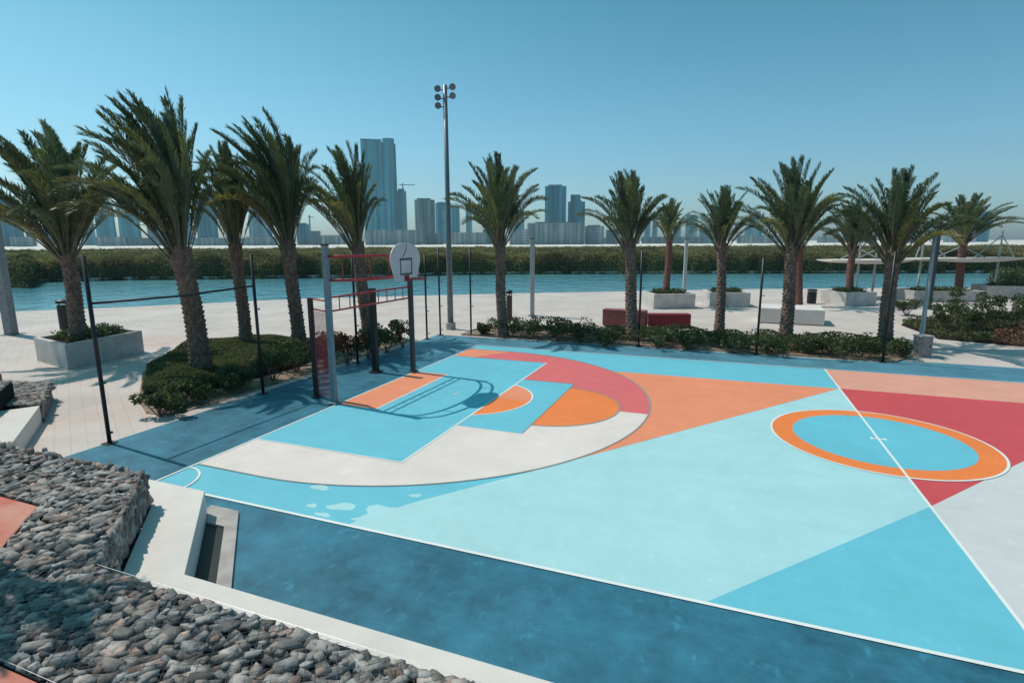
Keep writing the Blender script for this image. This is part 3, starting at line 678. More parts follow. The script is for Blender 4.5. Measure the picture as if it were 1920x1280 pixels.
# ================================================================== GOAL WITH BASKETBALL BOARD
t = thing("goal_with_hoop", "steel court goal with a white fan backboard and red hoop held on curved red rails", "goal")
PB, PD, PA, PC = Vector((-.13, 5.47, 0)), Vector((-.02, 9.55, 0)), Vector((-1.06, 5.82, 0)), Vector((-1.28, 9.12, 0))
def square_post(P0, h, w, mat, cap=True):
    g = MB(); g.box((P0.x-w/2, P0.y-w/2, 0), (P0.x+w/2, P0.y+w/2, h)); g.box((P0.x-w*1.1, P0.y-w*1.1, .045), (P0.x+w*1.1, P0.y+w*1.1, .06)); o = g.build("post", mat, t, bevel=.008)
    if cap:
        g = MB(); g.box((P0.x-w*.56, P0.y-w*.56, h+.002), (P0.x+w*.56, P0.y+w*.56, h+.05)); g.build("post_cap", M['black_metal'], o)
    return o
square_post(PB, 4.42, .14, M['blue_steel']); square_post(PD, 4.40, .14, M['dark_grey'])
square_post(PA, 2.96, .12, M['black_metal'], False); square_post(PC, 2.96, .19, M['black_metal'], False)
sx = .075
g = MB()
for z in (2.64, 3.02): g.tube([(PB.x, PB.y+sx, z), (PD.x, PD.y-sx, z)], .028, 8)
for i in range(1, 9):
    p = PB.lerp(PD, i/9); g.tube([(p.x, p.y, 2.66), (p.x, p.y, 3.0)], .016, 6)
g.build("crossbar", M['red_metal'], t, smooth=True)
for a, b in ((PB, PA),):
    g = MB()
    for z in (2.64, 2.93): g.tube([(a.x-sx, a.y, z), (b.x+.06, b.y, z)], .024, 8)
    g.build("side_rail", M['red_metal'], t, smooth=True)
# side panel of red perforated mesh
pm = bpy.data.materials.new("red_perforated_mesh"); pm.use_nodes = True; n = pm.node_tree.nodes; l = pm.node_tree.links
pb = n["Principled BSDF"]; pb.inputs["Base Color"].default_value = (.32, .05, .06, 1); pb.inputs["Roughness"].default_value = .5
g_ = n.new("ShaderNodeNewGeometry"); ch = n.new("ShaderNodeTexVoronoi"); ch.inputs["Scale"].default_value = 42; ch.inputs["Randomness"].default_value = 0; l.new(g_.outputs["Position"], ch.inputs[0])
ct = n.new("ShaderNodeMath"); ct.operation = 'GREATER_THAN'; ct.inputs[1].default_value = .50; l.new(ch.outputs["Distance"], ct.inputs[0])
cm = n.new("ShaderNodeMath"); cm.operation = 'MULTIPLY'; cm.inputs[1].default_value = .62; l.new(ct.outputs[0], cm.inputs[0]); l.new(cm.outputs[0], pb.inputs["Alpha"])
g = MB(); g.box((0, -.006, .12), ((PA-PB).length-.14, .006, 2.60)); o = g.build("side_panel", pm, t); o.location = PB+Vector((-.08, .03, 0)); d = PA-PB; o.rotation_euler = (0, 0, math.atan2(d.y, d.x))
# curved arms out to the board
BX, BY, BZ = 1.06, 7.56, 3.93
for z, zz in ((4.14, 4.14), (3.50, 3.50)):
    g = MB()
    pts = []
    for i in range(33):
        a = -90+180*i/32; x = -.06+1.0*max(0, math.cos(R(a)))**.8; y = 7.51+(2.0)*math.sin(R(a)); pts.append((x, y, z))
    pts[0] = (PB.x, PB.y+.075, z); pts[-1] = (PD.x, PD.y-.075, z)
    g.tube(pts, .04, 8); g.build("curved_rail", M['red_metal'], t, smooth=True)
for i in (3, 9, 13, 19, 23, 29):
    g = MB(); a = -90+180*i/32; x = -.06+1.0*math.cos(R(a))**.8; y = 7.51+2.0*math.sin(R(a)); g.tube([(x, y, 3.53), (x, y, 4.11)], .018, 6)
    g.build("rail_strut", M['red_metal'], t, smooth=True)
prof = [(.58, 0), (.66, .04), (.74, .22), (.84, .42), (.90, .56), (.90, .68), (.84, .82), (.72, .95), (.56, 1.04), (.34, 1.10), (.12, 1.125)]
prof = [(y*.92, z) for y, z in prof]
ol = [(y, z) for y, z in prof]+[(-y, z) for y, z in prof[::-1]]
g = MB(); n_ = len(ol); vs = [(BX, BY+y, 3.38+z) for y, z in ol]+[(BX+.03, BY+y, 3.38+z) for y, z in ol]
g.add(vs, [tuple(range(n_))[::-1] if False else tuple(range(n_)), tuple(range(n_, 2*n_))[::-1]]+[(i, i+n_, (i+1) % n_+n_, (i+1) % n_) for i in range(n_)])
bo = g.build("backboard", M['board_white'], t)
me = bo.data; bm = bmesh.new(); bm.from_mesh(me); bmesh.ops.recalc_face_normals(bm, faces=bm.faces); bm.to_mesh(me); bm.free()
g = MB(); x0, x1 = BX+.031, BX+.034
for a, b in (((-.34, .17), (.34, .22)), ((-.34, .60), (.34, .67)), ((-.34, .22), (-.28, .60)), ((.28, .22), (.34, .60))):
    g.box((x0, BY+a[0], 3.38+a[1]), (x1, BY+b[0], 3.38+b[1]))
g.build("target_square", M['board_line'], bo)
g = MB(); g.tube([(BX+.034, BY-.18, 4.08), (BX+.034, BY+.02, 4.28), (BX+.034, BY+.06, 4.46)], .012, 5); g.build("dark_stroke", M['board_line'], bo)  # thin dark stroke up the board's upper half
g = MB()
RC = Vector((BX+.46, BY, 3.46)); ring = [RC+Vector((.235*math.cos(2*math.pi*i/28), .235*math.sin(2*math.pi*i/28), 0)) for i in range(29)]
g.tube(ring, .014, 6, caps=False); g.tube([q_+Vector((0, 0, -.05)) for q_ in ring], .008, 5, caps=False)
g.box((BX+.035, BY-.11, 3.36), (BX+.06, BY+.11, 3.54)); g.box((BX+.05, BY-.07, 3.42), (BX+.24, BY+.07, 3.45))
g.tube([(BX+.05, BY, 3.36), (BX+.2, BY, 3.42)], .014, 6)
for i in range(12):
    a = 2*math.pi*i/12; g.tube([RC+Vector((.235*math.cos(a), .235*math.sin(a), 0)), RC+Vector((.235*math.cos(a), .235*math.sin(a), -.05))], .006, 4)
hp = g.build("hoop", M['red_metal'], t)

# ================================================================== FENCE POSTS, RAIL
def fence_post(x, y, h, label, brackets=True):
    t = thing("fence_post", label, "fence post", (x, y, 0), 0, "tall black fence posts round the court")
    g = MB(); g.tube([(0, 0, 0), (0, 0, h)], .045, 10); g.build("pole", M['black_metal'], t, smooth=True)
    g = MB(); g.box((-.12, -.12, .005), (.12, .12, .02)); g.build("base_plate", M['black_metal'], t)
    if brackets:
        for z in (.28, h*.34, h*.62, h*.9):
            g = MB(); g.box((.03, -.012, z-.01), (.13, .012, z+.01)); g.box((.10, -.02, z-.025), (.135, .02, z+.025)); g.build("bracket", M['dark_grey'], t)
FP = [(-2.95, 1.12, 4.25, "nearest black fence post, at the court's near left corner"),
      (-2.87, 5.58, 4.18, "second black fence post from the near left corner, before the green bed"),
      (-2.85, 10.2, 4.2, "black fence post seen through the goal, before the palm behind it"),
      (-2.9, 15.57, 3.95, "black fence post just right of the goal's far post"),
      (-2.87, 16.83, 4.25, "black fence post at the court's far left corner"),
      (-1.4, 17.25, 4.25, "black fence post just right of the tall floodlight mast"),
      (6.71, 17.05, 4.12, "black fence post beside the palm before the red benches"),
      (11.39, 16.9, 3.85, "black fence post between the slim palm and the thick palm"),
      (15.75, 17.05, 4.1, "last black fence post toward the right end of the far bed")]
for f in FP: fence_post(*f)
g = MB(); g.tube([(-2.93, 1.16, 3.22), (-2.9, 3.3, 3.19), (-2.87, 5.53, 3.27)], .028, 8)
tag(g.build("fence_rail", M['black_metal'], smooth=True), "single black rail joining the two nearest fence posts", "rail")

# ================================================================== FLOODLIGHT MAST, LAMP COLUMNS
FX, FY = -3.24, 18.65
t = thing("floodlight_mast", "very tall grey floodlight mast with five round lamps at its top", "floodlight", (FX, FY, 0))
g = MB(); g.tube([(0, 0, 0), (0, 0, 5), (0, 0, 12.0)], [.16, .13, .10], 16); g.build("mast", M['grey_metal'], t, smooth=True)
g = MB(); g.tube([(0, 0, 0), (0, 0, .35)], .26, 16); g.build("base", M['concrete_grey'], t, bevel=.02)
rr = Vector((rt[0], rt[1], 0)).normalized(); ff = Vector((fw[0], fw[1], 0)).normalized()
for sgn, z in ((-1, 11.85), (-1, 11.45), (-1, 11.07), (1, 11.93), (1, 11.52)):
    c = rr*(.36*sgn); g = MB(); a = (-ff+rr*.25*sgn+Vector((0, 0, -.45))).normalized()
    P0 = c+Vector((0, 0, z)); g.tube([P0-a*.16, P0-a*.08, P0, P0+a*.05], [.05, .13, .155, .155], 16); lh = g.build("lamp", M['dark_grey'], t, smooth=True)
    g = MB(); g.tube([Vector((0, 0, z-.07)), c*.65+Vector((0, 0, z-.07)), c+Vector((0, 0, z-.05))-a*.1], .025, 6); g.build("arm", M['dark_grey'], lh)
    g = MB(); g.tube([P0+a*.052, P0+a*.056], .135, 16); g.build("lens", M['grey_metal'], lh)
def lamp_column(px, py, h, label, w=.16, mat='pole_white', square=True, head=True):
    p = at(px, py); t = thing("lamp_column", label, "lamp column", p, math.atan2(rr.y, rr.x), "slim lamp columns on the promenade")
    g = MB()
    if square: g.box((-w/2, -w/2, 0), (w/2, w/2, h))
    else: g.tube([(0, 0, 0), (0, 0, .5), (0, 0, h)], [w*.75, w*.62, w*.38], 12)
    g.build("pole", M[mat], t, bevel=.01 if square else 0, smooth=not square)
    if head:
        g = MB(); g.box((-w/2-.01, -w/2-.01, h+.002), (w/2+.01, w/2+.01, h+.05)); g.build("light_head", M['dark_grey'], t)
    g = MB(); g.box((-w, -w, .003), (w, w, .03)); g.build("base_plate", M['grey_metal'], t)
lamp_column(22, 627, 6.0, "thick grey square column at the left frame edge", .40, 'grey_metal')
lamp_column(998, 592, 4.65, "slim pale lamp column left of the red benches, before the water", .26)
lamp_column(1282, 556, 4.6, "slim pale lamp column behind the right red bench, at the water", .24)
lamp_column(1725, 652, 5.0, "round pale lamp column next to the utility cabinet at the right", .15, 'pole_white', False)
lamp_column(1741, 580, 5.6, "dark grey slim column just behind the round pale lamp column", .20, 'dark_grey')

# ================================================================== PLANTERS, BINS, BENCHES, CABINET
def planter(corners, h, label, seed, plants=True, group="square concrete planters on the promenade", wall=.22, mat='concrete'):
    """corners: four ground corners in order."""
    c = sum((Vector((x, y, 0)) for x, y in corners), Vector())/4
    t = thing("planter", label, "planter", c, 0, group); loc = [(x-c.x, y-c.y) for x, y in corners]
    r_ = max(math.hypot(x, y) for x, y in loc); k = 1-wall*1.3/r_; inn_ = [(x*k, y*k) for x, y in loc]
    g = MB()
    for i in range(4):
        j = (i+1) % 4; g.prism([loc[i], loc[j], inn_[j], inn_[i]], 0, h, 0)
    g.build("box_wall", M[mat], t, bevel=.01)
    g = MB(); g.prism(inn_, .0, h-.08); g.build("soil", M['soil_dark'], t)
    if plants:
        rs = np.random.RandomState(seed); pt = sample_poly([(x*.8, y*.8) for x, y in inn_], 1500, rs); z = h-.05+.28*rs.rand(1500)**1.5
        f_ = leaf_mass("planter_foliage", np.column_stack([pt, z]), .13, M['leaf'], t, seed=seed); f_["kind"] = "stuff"
    return t
def rect_from(p0, p1, depth, away):
    d = Vector((p1[0]-p0[0], p1[1]-p0[1])); n_ = Vector((-d.y, d.x)).normalized()
    if n_.dot(Vector(away)) < 0: n_ = -n_
    return [p0, p1, (p1[0]+n_.x*depth, p1[1]+n_.y*depth), (p0[0]+n_.x*depth, p0[1]+n_.y*depth)]
M['concrete_mid'] = material('worn_concrete', lin((214, 205, 199)), lin((188, 179, 173)), scale=1.8, rough=.85, bump=.3, bscale=50, spec=.25)
c1, c2 = at(128, 693), at(271, 660); a1 = at(70, 676)
planter([(c1.x, c1.y), (c2.x, c2.y), (c2.x+(a1.x-c1.x), c2.y+(a1.y-c1.y)), (a1.x, a1.y)], .92, "big pale concrete planter at the left holding the leaning palm", 51, mat='concrete_mid')
planter(rect_from((5.7, 31.0), (8.3, 32.2), 2.6, (0, 1)), 1.0, "concrete planter behind the red benches holding the small palm", 52, mat='concrete_mid')
planter(rect_from((9.2, 33.5), (11.8, 34.1), 2.6, (0, 1)), 1.0, "concrete planter at the water's edge behind the slim palm", 53, mat='concrete_mid')
t = thing("concrete_block", "low wide white concrete block behind the thick palm's trunk", "bench", (11.96, 26.45, 0), -.046)
g = MB(); g.box((0, 0, .04), (3.2, 2.4, .84)); g.build("block", M['concrete'], t, bevel=.015); g = MB(); g.box((.06, .06, 0), (3.14, 2.34, .038)); g.build("shadow_gap_base", M['dark_grey'], t)
planter(rect_from((18.0, 36.9), (20.1, 38.2), 2.4, (0, 1)), .95, "distant concrete planter under the white canopy's left part", 55, mat='concrete_mid')
pr = at(1795, 566); planter(rect_from((pr.x-3, pr.y-1.0), (pr.x+1.8, pr.y+.4), 2.5, (0, 1)), .8, "distant long planter at the foot of the rightmost palm", 56, mat='concrete_grey')
pr = at(1850, 560); pr2 = at(1990, 562); planter(rect_from((pr.x, pr.y), (pr2.x, pr2.y), 2.2, (0, 1)), 1.0, "long pinkish planter cut by the right frame edge", 57, mat='terracotta_pale' if 'terracotta_pale' in M else 'concrete_grey')
def bin_(px, py, h, w, label, mat):
    p = at(px, py); t = thing("litter_bin", label, "litter bin", p, .3, "litter bins on the promenade")
    g = MB(); g.tube([(0, 0, .05), (0, 0, h*.82)], w/2, 16); g.build("bin_body", M[mat], t)
    g = MB(); g.tube([(0, 0, h*.88), (0, 0, h*.97), (0, 0, h)], [w*.54, w*.54, w*.4], 16); g.build("lid", M['black_metal'], t)
    g = MB()
    for a in (0, 1.57, 3.14, 4.71): g.box((math.cos(a)*w*.4-.02, math.sin(a)*w*.4-.02, .0), (math.cos(a)*w*.4+.02, math.sin(a)*w*.4+.02, h*.9))
    g.build("bin_frame", M['black_metal'], t)
M['brown_metal'] = material("brown_painted_steel", (.07, .045, .035), rough=.6)
bin_(1521, 569, 1.05, .62, "dark round litter bin on the paving behind the thick palm", 'black_metal')
bin_(955, 600, 1.75, .34, "slim brown bin behind the lone palm", 'brown_metal')
bin_(124, 618, 1.6, .52, "black litter bin behind the white planter at the left", 'black_metal')
def slat_bench(x0, y0, x1, y1, h, label, shade='red_metal'):
    d = Vector((x1-x0, y1-y0, 0)); ln = d.length; t = thing("slatted_bench", label, "bench", (x0, y0, 0), math.atan2(d.y, d.x), "red slatted benches")
    dp_ = .75; g = MB()
    for i in range(int(ln/.075)): g.box((i*.075, -.02, .08), (i*.075+.055, .02, h-.04))
    for i in range(int(dp_/.075)): g.box((ln-.02, i*.075, .08), (ln+.02, i*.075+.055, h-.04)); g.box((-.02, i*.075, .08), (.02, i*.075+.055, h-.04))
    g.build("side_slats", M[shade], t)
    g = MB()
    for i in range(int(dp_/.1)): g.box((-.03, i*.1-.02, h-.038), (ln+.03, i*.1+.06, h))
    g.build("seat", M[shade], t)
    g = MB(); g.box((.03, .03, .03), (ln-.03, dp_-.05, h-.06)); g.build("inner_frame", M['red_dark'], t)
    for x in (.12, ln-.12):
        g = MB(); g.box((x-.05, .1, 0), (x+.05, dp_-.1, .075)); g.build("foot", M['dark_grey'], t)
M['red_dark'] = material("deep_red_board", (.27, .02, .03), rough=.6)
M['red_faded'] = material("faded_red_slats", (.40, .12, .11), (.30, .08, .08), rough=.6, scale=5)
slat_bench(4.05, 22.3, 6.25, 22.15, .92, "faded red slatted bench, left of the palm trunk", 'red_faded')
slat_bench(6.5, 22.55, 8.5, 23.2, .72, "deep red slatted bench, right of the palm trunk", 'red_dark')
p = at(1727, 668); t = thing("utility_cabinet", "weathered pinkish utility cabinet at the far bed's right end", "cabinet", p, math.atan2(rr.y, rr.x))
M['cab'] = material("weathered_pink_paint", (.40, .33, .32), (.27, .2, .2), rough=.7, scale=5)
g = MB(); g.box((-.25, -.2, .04), (.25, .2, .80)); g.build("cabinet_body", M['cab'], t, bevel=.01)
g = MB(); g.box((-.28, -.23, .802), (.28, .23, .85)); g.build("cabinet_top", M['concrete_grey'], t, bevel=.01)
g = MB(); g.box((-.29, -.24, .005), (.29, .24, .04)); g.build("plinth", M['concrete_grey'], t)
g = MB(); g.box((-.20, -.212, .10), (.20, -.202, .74)); d_ = g.build("door", M['cab'], t); g = MB(); g.box((.12, -.23, .4), (.15, -.213, .5)); g.build("handle", M['dark_grey'], d_)

# ---- white canopies on masts at the right
def canopy(px0, px1, py, depth, label, masts, half=1.6):
    a, b = dp(px0, py, depth), dp(px1, py+3, depth*1.02); z = a.z
    d = Vector((b.x-a.x, b.y-a.y, 0)); ln = d.length; t = thing("shade_canopy", label, "canopy", (a.x, a.y, 0), math.atan2(d.y, d.x), "thin white shade canopies")
    g = MB(); n_ = 14; vs = []
    for i in range(n_+1):
        f = i/n_; th = .06+.26*math.sin(math.pi*f)**.6; w = half*(.35+.65*math.sin(math.pi*min(1, f*.9+.05))**.5)
        for (yy, zz) in ((-w, 0), (w, 0), (w*.8, -th), (-w*.8, -th)): vs.append((ln*f, yy, z+zz))
    fs = [(0, 1, 2, 3), tuple(reversed([n_*4+k for k in range(4)]))]
    for i in range(n_):
        for k in range(4): fs.append((i*4+k, (i+1)*4+k, (i+1)*4+(k+1) % 4, i*4+(k+1) % 4))
    g.add(vs, fs); o = g.build("canopy_roof", M['concrete'], t)
    bm = bmesh.new(); bm.from_mesh(o.data); bmesh.ops.recalc_face_normals(bm, faces=bm.faces); bm.to_mesh(o.data); bm.free()
    for (f, h) in masts:
        g = MB(); g.tube([(ln*f, 0, 0), (ln*f, 0, z-.35)], .09, 10); g.tube([(ln*f, 0, z-.36), (ln*f, 0, h)], [.08, .04], 10); mo = g.build("mast", M['pole_white'], t, smooth=True)
        for s in (-1, 1):
            xe = min(max(ln*f+s*ln*.24, .2), ln-.2); g = MB(); g.tube([(ln*f, 0, z+(h-z)*.62), (xe, 0, z+.02)], .045, 6); g.build("stay", M['pole_white'], mo)
canopy(1545, 1700, 487, 43, "thin white canopy left of the round lamp column, pointed tip outward", [(.42, 4.3), (.62, 4.3)])
canopy(1712, 1905, 484, 44, "thin white canopy at the far right on tall stayed masts", [(.08, 6.0), (.45, 4.6), (.83, 6.0)])
# dark hedge behind the right planter
p = at(1900, 556); shrub((p.x+2, p.y+3.5), 2.6, 2.0, "wide dark clipped shrub behind the pinkish planter at the right", n=3000, size=.2, seed=300, base=0)

# ================================================================== SKYLINE
def glass(name, c, c2, fl=3.8, wd=3.0, rough=.25, mort=(.35, .37, .38), ms=.25):
    m = bpy.data.materials.new(name); m.use_nodes = True; n = m.node_tree.nodes; l = m.node_tree.links; b = n["Principled BSDF"]
    tc = n.new("ShaderNodeTexCoord"); sp = n.new("ShaderNodeSeparateXYZ"); l.new(tc.outputs["Object"], sp.inputs[0])
    ad = n.new("ShaderNodeMath"); ad.operation = 'ADD'; l.new(sp.outputs[0], ad.inputs[0]); l.new(sp.outputs[1], ad.inputs[1])
    cb = n.new("ShaderNodeCombineXYZ"); l.new(ad.outputs[0], cb.inputs[0]); l.new(sp.outputs[2], cb.inputs[1])
    br = n.new("ShaderNodeTexBrick"); br.offset = 0; br.inputs["Scale"].default_value = 1; br.inputs["Brick Width"].default_value = wd; br.inputs["Row Height"].default_value = fl
    br.inputs["Mortar Size"].default_value = ms; br.inputs["Color1"].default_value = (*c, 1); br.inputs["Color2"].default_value = (*c2, 1); br.inputs["Mortar"].default_value = (*mort, 1)
    l.new(cb.outputs[0], br.inputs[0])
    nz = n.new("ShaderNodeTexNoise"); nz.inputs["Scale"].default_value = .03; l.new(tc.outputs["Object"], nz.inputs[0])
    mr = n.new("ShaderNodeMapRange"); mr.inputs[3].default_value = .7; mr.inputs[4].default_value = 1.3; l.new(nz.outputs[0], mr.inputs[0])
    mp = n.new("ShaderNodeMapping"); mp.inputs["Scale"].default_value = (.16, .16, .004); l.new(tc.outputs["Object"], mp.inputs[0])
    n2 = n.new("ShaderNodeTexNoise"); n2.inputs["Scale"].default_value = 1; n2.inputs["Detail"].default_value = 3; l.new(mp.outputs[0], n2.inputs[0])
    m2 = n.new("ShaderNodeMapRange"); m2.inputs[1].default_value = .38; m2.inputs[2].default_value = .62; m2.inputs[3].default_value = .6; m2.inputs[4].default_value = 1.6; l.new(n2.outputs[0], m2.inputs[0])
    mm = n.new("ShaderNodeMath"); mm.operation = 'MULTIPLY'; l.new(mr.outputs[0], mm.inputs[0]); l.new(m2.outputs[0], mm.inputs[1])
    vm = n.new("ShaderNodeVectorMath"); vm.operation = 'SCALE'; l.new(br.outputs[0], vm.inputs[0]); l.new(mm.outputs[0], vm.inputs[3]); l.new(vm.outputs[0], b.inputs["Base Color"])
    b.inputs["Roughness"].default_value = rough; b.inputs["Specular IOR Level"].default_value = .6; return m
M['g1'] = glass("deep_blue_curtain_wall", (.012, .10, .16), (.018, .13, .19), mort=(.025, .15, .21))
M['g2'] = glass("mid_blue_curtain_wall", (.025, .17, .24), (.04, .21, .28), mort=(.05, .24, .31))
M['g3'] = glass("pale_blue_glass", (.08, .19, .24), (.10, .22, .27), mort=(.16, .27, .31))
M['g4'] = glass("grey_blue_concrete_grid", (.045, .10, .12), (.065, .12, .14), 3.5, 4.5, .6, (.12, .165, .18), .8)
M['g5'] = glass("pale_grey_low_blocks", (.13, .18, .20), (.17, .22, .24), 4, 8, .7, (.23, .265, .28), 1.0)
def tower(px0, px1, py_top, dist, mat, label, parts=(), taper=0, base_py=451, name="tower", depth_f=.7, shape='box', cat="tower", group="skyline towers across the water"):
    c0, c1 = dp(px0, 449.5, dist), dp(px1, 449.5, dist); c = (c0+c1)/2; w = (c1-c0).length; h = height_at((c.x, c.y), py_top)
    t = thing(name, label, cat, (c.x, c.y, -.55), math.atan2(c.y-CAM[1], c.x-CAM[0])-math.pi/2+.06*math.sin(px0), group); g = MB(); w *= fw.dot((np.array(c)-CAM)/np.linalg.norm(np.array(c)-CAM)); dd = w*depth_f; h += .55
    if shape == 'box': 
        g.add([(-w/2*(1+taper), 0, 0), (w/2*(1+taper), 0, 0), (w/2*(1+taper), dd, 0), (-w/2*(1+taper), dd, 0), (-w/2, 0, h), (w/2, 0, h), (w/2, dd, h), (-w/2, dd, h)],
              [(0, 3, 2, 1), (4, 5, 6, 7), (0, 1, 5, 4), (1, 2, 6, 5), (2, 3, 7, 6), (3, 0, 4, 7)])
    elif shape == 'round':
        pl = [(w/2*math.cos(2*math.pi*i/28), dd/2+dd/2*math.sin(2*math.pi*i/28)) for i in range(28)]; g.prism(pl, 0, h)
    elif shape == 'ogive':
        n_ = 12; prev = None; vs = []; fs = []
        for i in range(n_+1):
            f = i/n_; k = (1-max(0, (f-.45)/.55)**2.0)*.5*w+.02*w; vs += [(-k, 0, h*f), (k, 0, h*f), (k, dd, h*f), (-k, dd, h*f)]
        for i in range(n_):
            for k in range(4): fs.append((i*4+k, i*4+(k+1) % 4, (i+1)*4+(k+1) % 4, (i+1)*4+k))
        fs += [(3, 2, 1, 0), (n_*4, n_*4+1, n_*4+2, n_*4+3)]; g.add(vs, fs)
    g.build("facade", M[mat], t)
    if h > 25 and shape != 'ogive':
        g = MB(); g.box((-w*.36, dd*.2, h+.05), (w*.30, dd*.8, h+h*.018+1.2)); g.build("plant_room", M['g4'], t)
        g = MB()
        for k in range(1, 4): g.box((-w/2+w*k/4-w*.012, -1.2, h*.02), (-w/2+w*k/4+w*.012, -.15, h*.995))
        if shape == 'box' and not taper: g.build("facade_fins", M['g3' if mat != 'g3' else 'g2'], t)
    for (kind, *a) in parts:
        g = MB()
        if kind == 'wing':      # extra slab: x0 fraction, x1 fraction, height fraction, material
            g.box((w*(a[0]-.5), -w*.12, 0), (w*(a[1]-.5), dd*.6, h*a[2])); g.build("wing", M[a[3]], t)
        if kind == 'spire': g.tube([(w*(a[0]-.5), dd/2, h), (w*(a[0]-.5), dd/2, h*a[1])], [1.2, .3], 6); g.build("spire", M['g4'], t)
    return t
def main_tower():
    D = 1250; px0, px1 = 686, 748; c0, c1 = dp(px0, 449.5, D), dp(px1, 449.5, D); c = (c0+c1)/2; w = (c1-c0).length; h = height_at((c.x, c.y), 264)+.55
    t = thing("tower", "tallest glass tower, twin curved blue slabs above the goal", "tower", (c.x, c.y, -.55), math.atan2(c.y-CAM[1], c.x-CAM[0])-math.pi/2, "skyline towers across the water")
    def curved(x0, x1, dep, bul, hh, nm, mt):
        n_ = 10; fr = [(x0+(x1-x0)*i/n_, -bul*math.sin(math.pi*i/n_)) for i in range(n_+1)]; pl = fr+[(x1, dep), (x0, dep)]; g = MB(); g.prism(pl, 0, hh); return g.build(nm, M[mt], t)
    curved(-w/2, w*.10, 24, 5, h, "left_slab", 'g2'); curved(w*.13, w*.46, 26, 6, h*1.025, "right_slab", 'g2'); curved(w*.46, w*.5, 20, 1, h*.975, "side_fin", 'g1')
    g = MB(); g.box((w*.10, 2, 0), (w*.13, 22, h*.99)); g.build("recess", M['g1'], t)
    g = MB(); g.box((-w*.5, -1, h), (w*.10, 23, h+3)); g.build("parapet", M['g1'], t)
main_tower()
T = [
 (-30, 48, 373, 900, 'g1', "wide dark blue block cut by the left frame edge"),
 (50, 68, 436, 1000, 'g4', "short block right of the wide dark blue one"),
 (84, 110, 402, 1150, 'g2', "tower seen through the leftmost palm's crown, left of its trunk"),
 (152, 180, 405, 1200, 'g3', "first pale tower right of the leftmost palm's trunk"),
 (184, 220, 380, 1120, 'g2', "second tower right of the leftmost palm's trunk"),
 (227, 266, 362, 1080, 'g2', "third tower right of the leftmost palm's trunk, tallest of that row"),
 (279, 316, 384, 1120, 'g3', "tower just left of the tallest palm's trunk"),
 (340, 362, 380, 1150, 'g2', "narrow tower just right of the tallest palm's trunk"),
 (372, 411, 362, 1080, 'g1', "dark blue tower left of the narrow palm's trunk"),
]
for (a, b, y, D, m_, lb) in T: tower(a, b, y, D, m_, lb, taper=.07 if 150 < a < 350 else 0)
tower(469, 511, 366, 1100, 'g3', "pale glass tower with a pointed arched top between two palm trunks", shape='ogive')
tower(557, 582, 420, 1000, 'g1', "short blue block left of the palm behind the goal", [('wing', .9, 1.9, .45, 'g4')])
tower(748, 765, 358, 1400, 'g4', "narrow dark unfinished tower right of the tallest tower", [('wing', .1, .8, 1.04, 'g1')])
tower(778, 817, 374, 1050, 'g4', "rounded grey blue tower left of the floodlight mast", shape='round')
tower(818, 848, 381, 1300, 'g2', "tower right behind the floodlight mast", [('wing', .3, 1.5, .93, 'g2')])
tower(856, 863, 400, 1800, 'g3', "thin faint tower right of the floodlight mast")
tower(874, 886, 384, 1800, 'g3', "faint distant tower left of the lone palm's crown")
tower(958, 983, 394, 1300, 'g2', "tower half hidden by the lone palm's crown, right side")
tower(1021, 1061, 349, 1050, 'g1', "dark blue rectangular tower between the lone palm and the next", [('spire', .7, 1.02)])
tower(1064, 1096, 378, 1100, 'g1', "shorter stepped blue tower beside the dark rectangular one", [('wing', .14, .72, 1.16, 'g1')])
tower(1207, 1219, 412, 1500, 'g3', "faint tower left of the small reddish palm's crown")
tower(1222, 1232, 402, 1500, 'g3', "second faint tower left of the small reddish palm")
tower(1284, 1306, 404, 1400, 'g3', "faint square tower behind the second slim lamp column")
tower(1262, 1276, 426, 1500, 'g3', "low faint tower right of the small reddish palm's trunk")
tower(1310, 1330, 428, 1500, 'g3', "low faint tower left of the slim palm's crown")
tower(1395, 1428, 425, 1300, 'g2', "low blue block between the slim palm and the thick palm", [('wing', .2, .75, 1.6, 'g3')])
tower(1826, 1853, 398, 1200, 'g1', "blue tower right of the rightmost palm's trunk")
def low(px0, px1, py, D, label, mat='g5', group="low buildings along the far shore"): tower(px0, px1, py, D, mat, label, name="low_building", depth_f=.4, cat="building", group=group)
low(684, 792, 431, 900, "long low podium under the tallest tower", 'g5'); low(796, 830, 438, 950, "low dark block left of the floodlight mast", 'g4'); low(846, 912, 436, 930, "low pale block right of the floodlight mast", 'g5')
low(905, 936, 430, 980, "low blue block left of the lone palm's trunk", 'g4'); low(955, 990, 430, 820, "low brownish block right of the lone palm's trunk", 'g5')
low(988, 1096, 418, 850, "wide pale grey mall under the dark rectangular tower", 'g5'); low(1096, 1132, 424, 860, "lower step of the pale grey mall, right side", 'g5'); low(1136, 1160, 431, 880, "low block left of the palm before the red benches", 'g4')
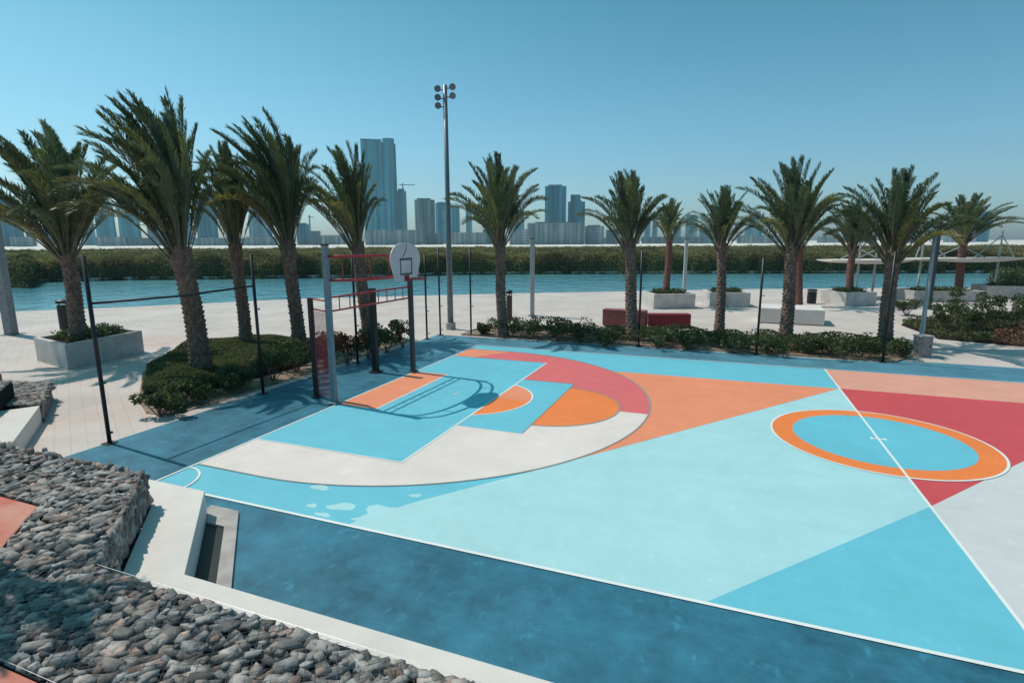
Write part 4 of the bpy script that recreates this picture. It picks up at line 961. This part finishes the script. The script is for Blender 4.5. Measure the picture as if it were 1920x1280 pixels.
low(582, 602, 433, 950, "low dark block right of the short blue block", 'g4'); low(604, 640, 441, 1100, "low faint block left of the palm behind the goal", 'g5'); low(640, 660, 436, 1200, "small faint block just left of the palm behind the goal", 'g5')
low(110, 150, 441, 1000, "low block behind the leftmost palm's trunk", 'g5'); low(180, 235, 444, 900, "low pale block under the tower row at the left", 'g5'); low(236, 330, 446, 950, "long low block left of the tallest palm's trunk", 'g4')
low(362, 470, 446, 950, "long low block under the dark blue tower", 'g5'); low(462, 520, 444, 900, "low block under the pointed glass tower", 'g5'); low(20, 62, 444, 820, "low pale block at the foot of the wide dark blue one", 'g5')
low(1200, 1345, 444, 1000, "long low block behind the small reddish palm", 'g4'); low(1380, 1470, 441, 1000, "low faint block left of the thick palm's trunk", 'g5'); low(1530, 1640, 444, 1100, "long low block behind the distant planter palm", 'g5')
low(1690, 1720, 443, 1100, "low faint block left of the round lamp column", 'g5'); low(1768, 1830, 445, 1100, "low faint block left of the rightmost palm's trunk", 'g5'); low(1100, 1200, 446, 950, "long low block behind the palm before the red benches", 'g4')
def crane(px, py_top, dist, jib_px, label):
    c = dp(px, 449.5, dist); h = height_at((c.x, c.y), py_top); t = thing("tower_crane", label, "crane", (c.x, c.y, -.5), math.atan2(rt[1], rt[0]), "construction cranes in the skyline"); s = dist/F_PX
    g = MB(); g.box((-1.1, -1.1, 0), (1.1, 1.1, h)); g.build("mast", M['g4'], t); g = MB(); g.box((-jib_px*.3*s, -.7, h-5), (jib_px*s, .7, h-3.4)); g.build("jib", M['g4'], t)
crane(759, 343, 1350, 22, "construction crane above the narrow unfinished tower"); crane(583, 403, 1200, 8, "small construction crane above the short blue block")

# ================================================================== HAZE
g = MB(); g.box((-1700, -260, -2.6), (1900, 2300, 300))
hz = bpy.data.materials.new("haze_air"); hz.use_nodes = True; n = hz.node_tree.nodes; n.remove(n["Principled BSDF"])
pv = n.new("ShaderNodeVolumePrincipled"); pv.inputs["Color"].default_value = (.56, .84, .95, 1); pv.inputs["Density"].default_value = .00018; pv.inputs["Anisotropy"].default_value = .2
hz.node_tree.links.new(pv.outputs[0], n["Material Output"].inputs["Volume"])
tag(g.build("haze", hz), kind="stuff")
